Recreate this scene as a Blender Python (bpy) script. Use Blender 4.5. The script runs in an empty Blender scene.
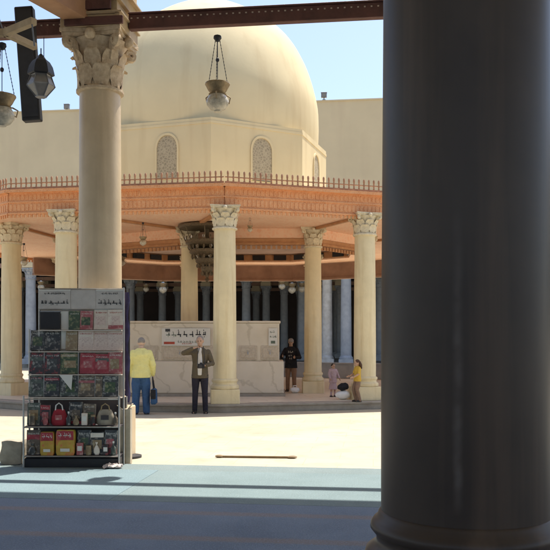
import bpy, bmesh, math, random
from mathutils import Vector, Matrix, noise
random.seed(7)
S = bpy.context.scene
COL = S.collection
F, CX, HY, EYE = 800.0, 275.0, 340.0, 1.6
PI = math.pi
def W(px, py, D):                       # where a sight line of the photograph meets depth D
    return Vector(((px-CX)/F*D, D, EYE+(HY-py)/F*D))

# ------------------------------------------------------------------ materials
def mat(name, col, rough=0.7, metal=0.0, var=0.15, scale=4.0, bump=0.1, bscale=None, col2=None, detail=6, spec=0.4, coat=0.0, trans=0.0):
    m = bpy.data.materials.new(name); m.use_nodes = True
    nt = m.node_tree; n = nt.nodes; l = nt.links
    b = n['Principled BSDF']
    b.inputs['Roughness'].default_value = rough; b.inputs['Metallic'].default_value = metal
    b.inputs['Specular IOR Level'].default_value = spec
    b.inputs['Coat Weight'].default_value = coat
    b.inputs['Transmission Weight'].default_value = trans
    tc = n.new('ShaderNodeTexCoord')
    t = n.new('ShaderNodeTexNoise'); t.inputs['Scale'].default_value = scale; t.inputs['Detail'].default_value = detail
    t.inputs['Roughness'].default_value = 0.6
    l.new(tc.outputs['Object'], t.inputs['Vector'])
    r = n.new('ShaderNodeValToRGB')
    c2 = col2 if col2 else tuple(c*(1-2*var) for c in col)
    r.color_ramp.elements[0].position = 0.3; r.color_ramp.elements[1].position = 0.7
    r.color_ramp.elements[0].color = (*c2, 1); r.color_ramp.elements[1].color = (*col, 1)
    l.new(t.outputs['Fac'], r.inputs['Fac']); l.new(r.outputs['Color'], b.inputs['Base Color'])
    if bump:
        t2 = n.new('ShaderNodeTexNoise'); t2.inputs['Scale'].default_value = bscale or scale*6; t2.inputs['Detail'].default_value = 5
        l.new(tc.outputs['Object'], t2.inputs['Vector'])
        bp = n.new('ShaderNodeBump'); bp.inputs['Strength'].default_value = bump; bp.inputs['Distance'].default_value = 0.02
        l.new(t2.outputs['Fac'], bp.inputs['Height']); l.new(bp.outputs['Normal'], b.inputs['Normal'])
    m['base'] = 1
    return m
def N(m, t): return m.node_tree.nodes.new(t)
def L(m, a, b): m.node_tree.links.new(a, b)
def basein(m):
    b = m.node_tree.nodes['Principled BSDF'].inputs['Base Color']
    return b, b.links[0].from_socket
def overlay(m, fac, color, amount=1.0):  # mix a colour over the base with a mask socket
    b, src = basein(m)
    mx = N(m, 'ShaderNodeMix'); mx.data_type = 'RGBA'
    mul = N(m, 'ShaderNodeMath'); mul.operation = 'MULTIPLY'; mul.inputs[1].default_value = amount
    L(m, fac, mul.inputs[0]); L(m, mul.outputs[0], mx.inputs['Factor'])
    L(m, src, mx.inputs['A']); mx.inputs['B'].default_value = (*color, 1)
    L(m, mx.outputs['Result'], b)
    return mx
def mapped(m, scale=(1,1,1), rot=(0,0,0), loc=(0,0,0)):
    tc = N(m, 'ShaderNodeTexCoord'); mp = N(m, 'ShaderNodeMapping')
    mp.inputs['Scale'].default_value = scale; mp.inputs['Rotation'].default_value = rot; mp.inputs['Location'].default_value = loc
    L(m, tc.outputs['Object'], mp.inputs['Vector']); return mp.outputs['Vector']
def ramp(m, sock, p0, p1, inv=False):
    r = N(m, 'ShaderNodeMapRange'); r.inputs['From Min'].default_value = p0; r.inputs['From Max'].default_value = p1
    if inv: r.inputs['To Min'].default_value = 1; r.inputs['To Max'].default_value = 0
    L(m, sock, r.inputs['Value']); return r.outputs['Result']
def streaks(m, color, amount, scale=(6,6,.35), lo=.52, hi=.75):   # weather streaks running down
    v = mapped(m, scale); t = N(m, 'ShaderNodeTexNoise'); t.inputs['Scale'].default_value = 1.0; t.inputs['Detail'].default_value = 5
    L(m, v, t.inputs['Vector']); overlay(m, ramp(m, t.outputs['Fac'], lo, hi), color, amount)

RHO = math.radians(7)
M = {}
M['dome'] = mat('dome_plaster', (.70,.575,.345), .85, var=.05, scale=.8, bump=.08, bscale=14)
streaks(M['dome'], (.55,.42,.235), .6, (2.5,2.5,.3))
M['plaster'] = mat('beige_plaster', (.62,.52,.345), .9, var=.06, scale=.4, bump=.1, bscale=10)
streaks(M['plaster'], (.50,.40,.27), .55, (.9,.9,.12))
M['pier'] = mat('pier_plaster', (.50,.38,.22), .9, var=.1, scale=3, bump=.3)
M['cream'] = mat('cream_paint', (.80,.68,.43), .6, var=.06, scale=3, bump=.2, bscale=30)
streaks(M['cream'], (.55,.41,.20), .5, (9,9,.8))
M['creamcap'] = mat('cream_carving', (.78,.68,.48), .7, var=.14, scale=18, bump=.4, bscale=60)
M['fascia'] = mat('carved_orange_wood', (.80,.36,.15), .65, col2=(.62,.24,.09), scale=5, bump=.3)
v = mapped(M['fascia'], (1,1,1)); vo = N(M['fascia'], 'ShaderNodeTexVoronoi'); vo.inputs['Scale'].default_value = 24; vo.feature = 'DISTANCE_TO_EDGE'
L(M['fascia'], v, vo.inputs['Vector']); overlay(M['fascia'], ramp(M['fascia'], vo.outputs['Distance'], .05, .25, True), (.80,.50,.28), .45)
M['spindle'] = mat('turned_brown_wood', (.50,.27,.15), .6, scale=8, var=.2)
M['soffit'] = mat('pink_painted_wood_ceiling', (.92,.58,.38), .7, col2=(.82,.45,.27), scale=2.5, bump=.3)
v = mapped(M['soffit']); vo = N(M['soffit'], 'ShaderNodeTexVoronoi'); vo.inputs['Scale'].default_value = 9; vo.feature = 'DISTANCE_TO_EDGE'
L(M['soffit'], v, vo.inputs['Vector']); overlay(M['soffit'], ramp(M['soffit'], vo.outputs['Distance'], .05, .25, True), (.90,.70,.52), .4)
M['valance'] = mat('orange_brown_wood', (.56,.29,.13), .6, col2=(.42,.20,.09), scale=6, bump=.3)
M['stonegrey'] = mat('grey_blue_marble', (.42,.44,.46), .45, col2=(.28,.30,.33), scale=2.2, bump=.1)
M['white_stone'] = mat('pale_grey_marble', (.62,.60,.56), .4, col2=(.42,.39,.34), scale=3.2, bump=.1)
M['tank'] = mat('veined_cream_marble', (.80,.71,.57), .4, col2=(.70,.61,.47), scale=1.6, bump=.05)
v = mapped(M['tank'], (1,1,1)); w = N(M['tank'], 'ShaderNodeTexWave'); w.inputs['Scale'].default_value = .7; w.inputs['Distortion'].default_value = 14; w.inputs['Detail'].default_value = 5; w.bands_direction = 'DIAGONAL'
L(M['tank'], v, w.inputs['Vector']); overlay(M['tank'], ramp(M['tank'], w.outputs['Fac'], .04, 0.0), (.52,.44,.32), .55)
M['tank_frame'] = mat('carved_tank_panel', (.68,.59,.46), .5, col2=(.54,.45,.34), scale=22, bump=.6, bscale=50)
M['kerb'] = mat('weathered_step_stone', (.40,.36,.30), .7, col2=(.30,.26,.21), scale=5, bump=.3)
M['ncol'] = mat('buff_marble_shaft', (.66,.52,.34), .36, col2=(.54,.41,.26), scale=2.2, bump=.12, bscale=20)
streaks(M['ncol'], (.40,.29,.18), .5, (9,9,.5))
M['ncap'] = mat('weathered_capital_stone', (.64,.51,.35), .75, col2=(.40,.29,.18), scale=14, bump=.5, bscale=50)
# big column: dark polished granite with a narrow pale streak down its face
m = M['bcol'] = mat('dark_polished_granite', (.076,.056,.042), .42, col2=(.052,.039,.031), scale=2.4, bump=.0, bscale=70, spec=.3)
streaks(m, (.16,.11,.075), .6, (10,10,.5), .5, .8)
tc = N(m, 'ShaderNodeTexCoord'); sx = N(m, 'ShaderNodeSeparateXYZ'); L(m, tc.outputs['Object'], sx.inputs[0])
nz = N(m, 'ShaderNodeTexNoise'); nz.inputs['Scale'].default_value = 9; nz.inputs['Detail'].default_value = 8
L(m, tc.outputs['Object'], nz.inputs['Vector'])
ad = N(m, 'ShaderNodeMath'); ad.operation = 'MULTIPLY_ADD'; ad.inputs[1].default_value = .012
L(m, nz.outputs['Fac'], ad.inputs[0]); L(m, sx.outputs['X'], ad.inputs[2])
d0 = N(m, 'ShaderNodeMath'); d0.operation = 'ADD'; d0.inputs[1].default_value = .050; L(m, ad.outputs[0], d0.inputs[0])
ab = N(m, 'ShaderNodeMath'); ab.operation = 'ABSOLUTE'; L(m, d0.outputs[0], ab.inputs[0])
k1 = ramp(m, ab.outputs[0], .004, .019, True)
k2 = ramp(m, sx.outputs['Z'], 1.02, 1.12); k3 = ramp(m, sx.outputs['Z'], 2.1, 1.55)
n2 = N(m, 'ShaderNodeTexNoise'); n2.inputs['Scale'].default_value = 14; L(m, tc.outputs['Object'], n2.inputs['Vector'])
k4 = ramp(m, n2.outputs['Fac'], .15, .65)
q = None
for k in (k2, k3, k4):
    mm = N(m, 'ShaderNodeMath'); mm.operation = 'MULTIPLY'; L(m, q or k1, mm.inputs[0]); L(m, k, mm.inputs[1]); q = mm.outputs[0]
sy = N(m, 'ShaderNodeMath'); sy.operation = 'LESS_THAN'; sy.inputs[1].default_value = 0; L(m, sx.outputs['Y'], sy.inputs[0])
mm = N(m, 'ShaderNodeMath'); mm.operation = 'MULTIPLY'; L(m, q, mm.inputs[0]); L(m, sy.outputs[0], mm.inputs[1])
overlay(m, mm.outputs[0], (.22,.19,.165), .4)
M['maroon'] = mat('dark_maroon_timber', (.12,.045,.035), .5, col2=(.065,.025,.02), scale=5, bump=.3)
M['timber'] = mat('orange_brown_timber', (.42,.235,.125), .6, col2=(.30,.155,.08), scale=3, bump=.3)
M['paletimber'] = mat('pale_timber', (.50,.38,.23), .65, col2=(.36,.26,.15), scale=6, bump=.3)
M['stud'] = mat('pale_studs', (.5,.40,.32), .5)
M['ceil'] = mat('hall_ceiling_boards', (.58,.49,.37), .8, scale=3)
M['hallwall'] = mat('hall_wall', (.60,.53,.42), .9, scale=1)
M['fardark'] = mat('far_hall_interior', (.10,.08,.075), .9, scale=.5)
M['farbeam'] = mat('far_brown_beam', (.34,.21,.15), .7, col2=(.22,.13,.09), scale=2)
M['brass'] = mat('aged_brass', (.40,.29,.16), .45, metal=.4, scale=20, var=.25)
M['darkmetal'] = mat('dark_metal', (.05,.05,.055), .5, metal=.4, scale=8)
M['black'] = mat('matt_black_housing', (.022,.020,.022), .5, scale=8)
M['greymetal'] = mat('grey_metal', (.22,.22,.23), .45, metal=.5, scale=10)
M['greyglass'] = mat('smoky_lantern_glass', (.26,.23,.20), .25, scale=7, col2=(.16,.15,.13), spec=.6)
M['milk'] = mat('milky_glass', (.66,.58,.44), .3, scale=26, var=.22, spec=.6)
M['whiteglass'] = mat('white_lamp_glass', (.86,.85,.82), .3, scale=9, var=.04)
M['chrome'] = mat('steel_tube', (.52,.50,.47), .35, metal=.6, scale=12)
M['chand'] = mat('bronze_chandelier', (.20,.15,.09), .5, metal=.3, scale=25, var=.3, bump=.4)
M['grille'] = mat('window_lattice', (.36,.30,.20), .8, scale=6, bump=.2)
v = mapped(M['grille'], (1,1,1)); vo = N(M['grille'], 'ShaderNodeTexVoronoi'); vo.inputs['Scale'].default_value = 13; vo.feature = 'DISTANCE_TO_EDGE'
L(M['grille'], v, vo.inputs['Vector']); overlay(M['grille'], ramp(M['grille'], vo.outputs['Distance'], .08, .2, True), (.48,.40,.27), .7)
# courtyard paving
m = M['paving'] = mat('sunlit_marble_paving', (.46,.41,.315), .6, col2=(.37,.325,.24), scale=.6, bump=.1, bscale=20)
v = mapped(m, (1,1,1), (0,0,RHO)); br = N(m, 'ShaderNodeTexBrick'); br.inputs['Scale'].default_value = 1.0
br.inputs['Mortar Size'].default_value = .008; br.inputs['Brick Width'].default_value = .9; br.inputs['Row Height'].default_value = .6; br.inputs['Mortar Smooth'].default_value = .4
br.inputs['Color1'].default_value = (0,0,0,1); br.inputs['Color2'].default_value = (.28,.28,.28,1); br.inputs['Mortar'].default_value = (1,1,1,1); br.inputs['Bias'].default_value = -.2
L(m, v, br.inputs['Vector']); overlay(m, br.outputs['Color'], (.33,.28,.19), .6)
n3 = N(m, 'ShaderNodeTexNoise'); n3.inputs['Scale'].default_value = 2.3; n3.inputs['Detail'].default_value = 9; n3.inputs['Roughness'].default_value = .7
v = mapped(m); L(m, v, n3.inputs['Vector']); overlay(m, ramp(m, n3.outputs['Fac'], .50, .70), (.31,.255,.165), .6)
# carpets: blue grey pile with brownish prayer lines along the rows
def carpet(name, c1, c2, lines=True, ph=0.0):
    m = mat(name, c1, .95, col2=c2, scale=1.3, bump=.5, bscale=120, spec=.1)
    v = mapped(m, (1,1,1), (0,0,RHO)); s = N(m, 'ShaderNodeSeparateXYZ'); L(m, v, s.inputs[0])
    if lines:
        a = N(m, 'ShaderNodeMath'); a.operation = 'ADD'; a.inputs[1].default_value = ph; L(m, s.outputs['Y'], a.inputs[0])
        p = N(m, 'ShaderNodeMath'); p.operation = 'PINGPONG'; p.inputs[1].default_value = .46; L(m, a.outputs[0], p.inputs[0])
        nn = N(m, 'ShaderNodeTexNoise'); nn.inputs['Scale'].default_value = 22; L(m, v, nn.inputs['Vector'])
        a2 = N(m, 'ShaderNodeMath'); a2.operation = 'MULTIPLY_ADD'; a2.inputs[1].default_value = .05
        L(m, nn.outputs['Fac'], a2.inputs[0]); L(m, p.outputs[0], a2.inputs[2])
        overlay(m, ramp(m, a2.outputs[0], .07, .13, True), (.27,.22,.19), .6)
    n4 = N(m, 'ShaderNodeTexNoise'); n4.inputs['Scale'].default_value = 60; L(m, v, n4.inputs['Vector'])
    overlay(m, ramp(m, n4.outputs['Fac'], .5, .7), tuple(min(1, x*1.5) for x in c1), .4)
    return m
M['carpet_in'] = carpet('shaded_hall_carpet', (.20,.25,.32), (.155,.195,.255), True, .18)  # shaded tint here, sunlit tints below; the sheets meet at the shadow edge
M['carpet_a'] = carpet('sunlit_teal_carpet', (.20,.255,.262), (.165,.215,.22), False)
M['carpet_b'] = carpet('sunlit_blue_carpet', (.20,.27,.29), (.165,.225,.245), False)
M['carpet_c'] = carpet('grey_teal_carpet', (.20,.245,.245), (.17,.21,.21), False)

# ------------------------------------------------------------------ geometry helpers
class MB:
    def __init__(s): s.bm = bmesh.new(); s.mi = 0; s.mats = []
    def use(s, m):
        if m not in s.mats: s.mats.append(m)
        s.mi = s.mats.index(m); return s
    def _f(s, vs):
        try:
            f = s.bm.faces.new(vs); f.material_index = s.mi; f.smooth = True; return f
        except ValueError: return None
    def box(s, c, d, rz=0.0, R=None, taper=1.0):
        R = R or Matrix.Rotation(rz, 3, 'Z'); c = Vector(c); h = Vector(d)/2
        vs = [s.bm.verts.new(c + R @ Vector((i*h.x*(taper if k > 0 else 1), j*h.y*(taper if k > 0 else 1), k*h.z))) for k in (-1,1) for j in (-1,1) for i in (-1,1)]
        for q in ((0,2,3,1),(4,5,7,6),(0,1,5,4),(2,6,7,3),(0,4,6,2),(1,3,7,5)): s._f([vs[a] for a in q])
        return s
    def bar(s, a, b, w, h):             # rectangular bar from a to b
        a, b = Vector(a), Vector(b); d = (b-a); ln = d.length; z = d.normalized()
        up = Vector((0,0,1)) if abs(z.z) < .95 else Vector((0,1,0))
        x = up.cross(z).normalized(); y = z.cross(x)
        R = Matrix((x, y, z)).transposed()
        return s.box((a+b)/2, (w, h, ln), R=R)
    def tube(s, pts, rad, seg=10, caps=True):
        pts = [Vector(p) for p in pts]
        if not isinstance(rad, (list, tuple)): rad = [rad]*len(pts)
        rings = []; prev = None
        for i, p in enumerate(pts):
            t = (pts[min(i+1, len(pts)-1)] - pts[max(i-1, 0)]).normalized()
            if prev is None:
                up = Vector((0,0,1)) if abs(t.z) < .9 else Vector((0,1,0)); x = up.cross(t).normalized()
            else: x = (prev - t*prev.dot(t)).normalized()
            prev = x; y = t.cross(x); r = rad[i]
            rx, ry = r if isinstance(r, (list, tuple)) else (r, r)
            rings.append([s.bm.verts.new(p + x*math.cos(2*PI*k/seg)*rx + y*math.sin(2*PI*k/seg)*ry) for k in range(seg)])
        for a, b in zip(rings, rings[1:]):
            for k in range(seg): s._f([a[k], a[(k+1)%seg], b[(k+1)%seg], b[k]])
        if caps: s._f(rings[0][::-1]); s._f(rings[-1])
        return s
    def lathe(s, prof, seg=24, c=(0,0,0), phase=0.0, caps=True, sx=1, sy=1):
        c = Vector(c); rings = []
        for r, z in prof:
            rings.append([s.bm.verts.new(c + Vector((max(r,.0005)*sx*math.cos(phase+2*PI*k/seg), max(r,.0005)*sy*math.sin(phase+2*PI*k/seg), z))) for k in range(seg)])
        for a, b in zip(rings, rings[1:]):
            for k in range(seg): s._f([a[k], a[(k+1)%seg], b[(k+1)%seg], b[k]])
        if caps: s._f(rings[0][::-1]); s._f(rings[-1])
        return s
    def prism(s, poly, z0, z1):
        a = [s.bm.verts.new((x, y, z0)) for x, y in poly]; b = [s.bm.verts.new((x, y, z1)) for x, y in poly]; n = len(poly)
        for k in range(n): s._f([a[k], a[(k+1)%n], b[(k+1)%n], b[k]])
        s._f(a[::-1]); s._f(b); return s
    def ell(s, c, r, seg=14, rings=9, R=None):
        R = R or Matrix.Identity(3); c = Vector(c); rs = []
        for i in range(1, rings):
            a = PI*i/rings
            rs.append([s.bm.verts.new(c + R @ Vector((r[0]*math.sin(a)*math.cos(2*PI*k/seg), r[1]*math.sin(a)*math.sin(2*PI*k/seg), -r[2]*math.cos(a)))) for k in range(seg)])
        bt = s.bm.verts.new(c + R @ Vector((0,0,-r[2]))); tp = s.bm.verts.new(c + R @ Vector((0,0,r[2])))
        for a, b in zip(rs, rs[1:]):
            for k in range(seg): s._f([a[k], a[(k+1)%seg], b[(k+1)%seg], b[k]])
        for k in range(seg): s._f([bt, rs[0][(k+1)%seg], rs[0][k]]); s._f([tp, rs[-1][k], rs[-1][(k+1)%seg]])
        return s
    def xf(s, mtx): bmesh.ops.transform(s.bm, matrix=mtx, verts=s.bm.verts); return s
    def mesh(s, name, angle=35, bevel=0):
        bmesh.ops.recalc_face_normals(s.bm, faces=s.bm.faces)
        me = bpy.data.meshes.new(name); 
        if bevel:
            es = [e for e in s.bm.edges if len(e.link_faces) == 2 and e.calc_face_angle(0) > .9]
            bmesh.ops.bevel(s.bm, geom=es, offset=bevel, segments=1, affect='EDGES', profile=.5, clamp_overlap=True)
        for e in s.bm.edges:
            if len(e.link_faces) == 2 and e.calc_face_angle(0) > math.radians(angle): e.smooth = False
        s.bm.to_mesh(me); s.bm.free()
        for m in s.mats: me.materials.append(m)
        return me
    def build(s, name, m=None, parent=None, loc=(0,0,0), rz=0, angle=35, bevel=0, label=None, world=False):
        if m and not s.mats: s.mats = [m]
        o = bpy.data.objects.new(name, s.mesh(name, angle, bevel)); COL.objects.link(o)
        o.location = loc; o.rotation_euler.z = rz
        if parent:
            o.parent = parent
            if world: o.matrix_parent_inverse = (Matrix.Translation(parent.location) @ Matrix.Rotation(parent.rotation_euler.z, 4, 'Z')).inverted()
        if label: o['label'] = label
        return o
def tag(o, label=None, cat=None, group=None, kind=None):
    if label: o['label'] = label
    if cat: o['category'] = cat
    if group: o['group'] = group
    if kind: o['kind'] = kind
    return o
def empty(name, loc, label, cat, group=None, rz=0):
    o = bpy.data.objects.new(name, None); COL.objects.link(o); o.location = loc; o.rotation_euler.z = rz; o.empty_display_size = .2
    return tag(o, label, cat, group)
def copy_tree(o, parent=None):
    c = o.copy(); COL.objects.link(c)
    if parent: c.parent = parent
    for ch in o.children: copy_tree(ch, c)
    return c

# ------------------------------------------------------------------ stone carving: Corinthian capital
def add_leaf(mb, ang, r0, z0, h, w, out, curl, nv=7):
    ca, sa = math.cos(ang), math.sin(ang); rows = []
    for i in range(nv+1):
        t = i/nv
        if t < .75: r = r0 + out*(t/.75)**2*.55; z = z0 + h*t/.75*.93
        else:
            a = (t-.75)/.25*PI*.9; r = r0 + out*.55 + curl*(1-math.cos(a)); z = z0 + h*.93 + curl*math.sin(a)
        ww = w*(.75+.45*math.sin(PI*min(t*1.1,1)))*(1 if t < .8 else 1-(t-.8)*2.2)
        row = []
        for j in (-2,-1,0,1,2):
            u = j/2*ww/2; rr = r + (.09*r0*(1-t) if j == 0 else 0) + (.02*r0 if abs(j) == 1 and i%2 else 0) - abs(j)*.02*r0 + (.01 if (i%2 and abs(j) == 2) else 0)
            row.append(mb.bm.verts.new((rr*ca-u*sa, rr*sa+u*ca, z)))
        rows.append(row)
    for a, b in zip(rows, rows[1:]):
        for j in range(4): mb._f([a[j], a[j+1], b[j+1], b[j]])
def capital(r, h, top, z=0.0):
    """bell of radius r flaring to a square abacus of half-width top"""
    mb = MB()
    mb.lathe([(r*1.08,z-.035),(r*1.16,z-.02),(r*1.16,z+.01),(r*1.03,z+.025),(r,z+.04),(r*1.02,z+h*.5),(r*1.15,z+h*.75),(top*.95,z+h*.86)], 28)
    for k in range(8): add_leaf(mb, k*PI/4+PI/8, r*1.02, z+.03, h*.36, r*.75, r*.22, r*.10)
    for k in range(8): add_leaf(mb, k*PI/4, r*1.03, z+h*.28, h*.36, r*.72, r*.42, r*.12)
    for k in range(4):
        a = PI/4+k*PI/2; d = Vector((math.cos(a), math.sin(a), 0)); c = d*(top*1.12) + Vector((0,0,z+h*.78))
        pts = []; 
        for i in range(15):
            t = i/14*2.6*PI; rr = h*.10*(1-i/17); pts.append(c + d*(-rr*math.cos(t)) + Vector((0,0,rr*math.sin(t))))
        pts = [d*(r*1.1)+Vector((0,0,z+h*.5))] + pts
        mb.tube(pts, [.02*h/.5]+[.034*h/.5]*(len(pts)-1), 6)
        a2 = k*PI/2; mb.ell((math.cos(a2)*top*.98, math.sin(a2)*top*.98, z+h*.88), (.05*h/.5,)*3, 8, 6)
    # concave abacus
    poly = []
    for k in range(4):
        a0 = PI/4+k*PI/2; p = Vector((math.cos(a0), math.sin(a0)))*top*1.38; q = Vector((math.cos(a0+PI/2), math.sin(a0+PI/2)))*top*1.38
        for i in range(8):
            t = i/8; x = p.lerp(q, t); x *= 1-.13*math.sin(PI*t); poly.append((x.x, x.y))
    mb.prism(poly, z+h*.87, z+h*.93); mb.prism([(x*1.05, y*1.05) for x, y in poly], z+h*.93+.001, z+h)
    return mb

# ================================================================== THE SETTING
mb = MB(); mb.box((0,60,-.25), (320,320,.5)); tag(mb.build('ground', M['paving']), kind='structure')
def uv(u, v, z=0.0, o=(-2.35,10.75)):   # mosque grid: u along the arcade, v away from the camera
    return Vector((o[0]+u*math.cos(RHO)+v*math.sin(RHO), o[1]-u*math.sin(RHO)+v*math.cos(RHO), z))
def sheet(name, pts, z0, z1, m):
    mb = MB(); mb.prism(pts, z0, z1); return mb.build(name, m)
def quad(u0, u1, v0, v1): return [tuple(uv(u, v)[:2]) for u, v in ((u0,v0),(u1,v0),(u1,v1),(u0,v1))]
tag(sheet('hall_floor', quad(-16,20,-24,-.55), -.02, .004, M['hallwall']), kind='structure')
tag(sheet('carpet', quad(-16,20,-23.5,-2.75), .008, .016, M['carpet_in']), 'blue grey carpet with brown prayer lines filling the shaded hall floor', 'carpet')
tag(sheet('carpet', quad(-16,1.05,-2.747,-.9), .008, .018, M['carpet_b']), 'pale blue carpet strip in front of the magazine rack, lying in the sun', 'carpet', 'sunlit carpet strips')
tag(sheet('carpet', quad(1.053,20,-2.747,-.9), .008, .017, M['carpet_a']), 'pale teal carpet strip in the sun left of the dark foreground column', 'carpet', 'sunlit carpet strips')
tag(sheet('carpet', quad(-1.4,20,-.895,-.45), .008, .015, M['carpet_c']), 'narrow grey teal carpet border along the edge of the bright courtyard', 'carpet', 'sunlit carpet strips')

# ================================================================== PAVILION
PC = Vector((-2.03, 25.0, 0))
pav = empty('fountain_pavilion', PC, 'domed ablution pavilion with carved orange eave and cream columns in the middle of the courtyard', 'pavilion')
outer = [(-6.2,18.7),(-1.13,17.9),(4.2,19.6),(6.9,24.2),(5.4,29.4),(.8,32.4),(-4.6,32.3),(-9.0,29.2),(-10.4,24.6),(-8.6,21.0)]
plat = [(-5.6,18.15),(-1.1,17.6),(4.2,19.05),(7.2,24.2),(5.7,29.7),(.9,32.8),(-4.7,32.7),(-9.3,29.5),(-10.5,24.6),(-8.3,20.1)]
def grow(poly, d):
    c = Vector((-1.8,25)); return [tuple(c+(Vector(p)-c)*(1+d/((Vector(p)-c).length))) for p in poly]
mb = MB(); mb.prism(plat, .0, .13); mb.prism(grow(plat, .04), .131, .18); mb.build('platform', M['kerb'], pav, world=True, bevel=.006)
mb = MB(); mb.prism(grow(plat,-.35), .181, .186); mb.build('platform_floor', M['tank'], pav, world=True)
# columns
def col_mesh(r, h):
    b = MB(); b.box((0,0,.16), (2.45*r,2.45*r,.32)); b.lathe([(r*1.2,.32),(r*1.25,.35),(r*1.22,.40),(r*1.06,.43),(r*1.05,.47),(r*1.15,.50),(r*1.12,.54),(r*1.0,.56)], 28)
    s = MB(); s.lathe([(r,.56),(r*1.0,1.4),(r*.97,2.6),(r*.92,h-.52),(r*.92,h-.5)], 32)
    return s.mesh('column'), b.mesh('column_base', bevel=.01)
cm, cb = col_mesh(.262, 4.42); cc = capital(.245, .5, .33, 3.92).mesh('capital', angle=50)
cm2, cb2 = col_mesh(.235, 4.42); cc2 = capital(.22, .5, .33, 3.92).mesh('capital', angle=50)
for me, mt in ((cm,'cream'),(cb,'cream'),(cc,'creamcap'),(cm2,'cream'),(cb2,'cream'),(cc2,'creamcap')): me.materials.append(M[mt])
def pcol(x, y, ms, rz):
    o = bpy.data.objects.new('column', ms[0]); COL.objects.link(o); o.parent = pav; o.location = Vector((x,y,.18))-PC; o.rotation_euler.z = rz
    for nme, me in (('column_base', ms[1]), ('capital', ms[2])):
        c = bpy.data.objects.new(nme, me); COL.objects.link(c); c.parent = o
big = (cm, cb, cc); small = (cm2, cb2, cc2)
for x, y, rz in ((-1.13,18.0,.1),(2.14,19.05,.3),(-4.86,18.62,-.15),(-6.82,20.7,-.5),(5.7,21.9,.9),(6.2,25.5,1.4),(5.0,29.0,2.2),(1.5,31.7,0),(-3.40,31.7,0),(-7.75,29.3,.7),(-9.8,24.6,0),(-8.1,21.7,.4)): 
    pcol(x, y, big, rz)
inner = [(-2.3,21.5),(1.02,21.5),(2.63,23.4),(1.35,28.4),(-1.81,29.0),(-3.07,28.9),(-6.22,28.1),(-6.16,23.6)]
for x, y in inner: pcol(x, y, small, 0)
# ceiling, roof, eave
hole = [(-2.2,21.58),(.95,21.58),(2.5,23.45),(2.7,29.2),(.6,30.9),(-4.3,30.9),(-7.2,28.5),(-6.0,23.6)]
mb = MB(); lo = [[mb.bm.verts.new((x,y,4.601)) for x, y in pl] for pl in (grow(outer,-.06), hole)]
es = [mb.bm.edges.new((l_[i], l_[(i+1)%len(l_)])) for l_ in lo for i in range(len(l_))]
bmesh.ops.triangle_fill(mb.bm, use_beauty=True, edges=es)
ex = bmesh.ops.extrude_face_region(mb.bm, geom=mb.bm.faces[:]); bmesh.ops.translate(mb.bm, vec=(0,0,.05), verts=[v_ for v_ in ex['geom'] if isinstance(v_, bmesh.types.BMVert)])
mb.build('ceiling', M['soffit'], pav, world=True)
mb = MB(); mb.prism(hole, 4.90, 4.94); mb.build('inner_ceiling', M['farbeam'], pav, world=True)
rp = MB()
for i in range(8):
    a, b = Vector(hole[i]), Vector(hole[(i+1)%8]); d = b-a; ln = d.length; ang = math.atan2(d.y, d.x); c = (a+b)/2; nr = Vector((-d.y,d.x)).normalized()
    rp.box((c.x,c.y,4.77),(ln,.06,.24),ang)
    n = max(1,int(ln/.75))
    for k in range(n):
        p = a+d*((k+.5)/n)+nr*.05; fp = MB(); fp.box((p.x,p.y,4.77),(.48,.05,.19),ang); fp.build('rim_panel', M['black'], pav, world=True)
rp.build('ceiling_rim', M['valance'], pav, world=True)
rp = MB()
for i in (3,4,5,6):
    a, b = Vector(grow(outer,-.25)[i]), Vector(grow(outer,-.25)[(i+1)%len(outer)]); d = b-a; ln = d.length; ang = math.atan2(d.y, d.x); c = (a+b)/2
    rp.box((c.x,c.y,4.28),(ln,.16,.6),ang); rp.box((c.x,c.y,4.0),(ln,.24,.07),ang)
rp.build('rear_beam', M['farbeam'], pav, world=True)
rp = MB()
for i in (2,3,4,5,6):
    a, b = Vector(grow(outer,-1.6)[i]), Vector(grow(outer,-1.6)[(i+1)%len(outer)]); d = b-a; ln = d.length; ang = math.atan2(d.y, d.x); c = (a+b)/2
    rp.box((c.x,c.y,.45),(ln-.1,.18,.52),ang); rp.box((c.x,c.y,.735),(ln-.06,.26,.05),ang)
rp.build('parapet', M['stonegrey'], pav, world=True)
mb = MB(); mb.prism(grow(outer,-.08), 4.95, 5.03); mb.build('roof', M['plaster'], pav, world=True)
mb = MB(); mb.use(M['fascia'])
no = len(outer)
def edge(i, poly): return Vector(poly[i]), Vector(poly[(i+1)%no])
for i in range(no):
    a, b = edge(i, outer); d = (b-a); ln = d.length; ang = math.atan2(d.y, d.x); c = (a+b)/2; nrm = Vector((d.y,-d.x)).normalized()
    def strip(z0, z1, off, th, ext=0.0): 
        cc_ = c + nrm*off; mb.box((cc_.x, cc_.y, (z0+z1)/2), (ln+ext, th, z1-z0), ang)
    strip(4.56, 5.02, 0, .08); strip(5.02, 5.09, .05, .2, .08); strip(4.79, 4.825, .035, .05, .03); strip(4.52, 4.56, .02, .11, .02)
    n = int(ln/.10)                                  # hanging fringe and raised tablets
    for k in range(n):
        p = a + d*((k+.5)/n); q = p + nrm*.04
        mb.box((q.x, q.y, 4.485), (.055, .03, .07), ang); mb.box((q.x, q.y, 4.68), (.06, .022, .15), ang)
        mb.box((q.x, q.y, 4.92), (.05, .02, .11), ang)
mb.build('eave', M['fascia'], pav, world=True)
mb = MB(); mb.use(M['spindle'])
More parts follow.
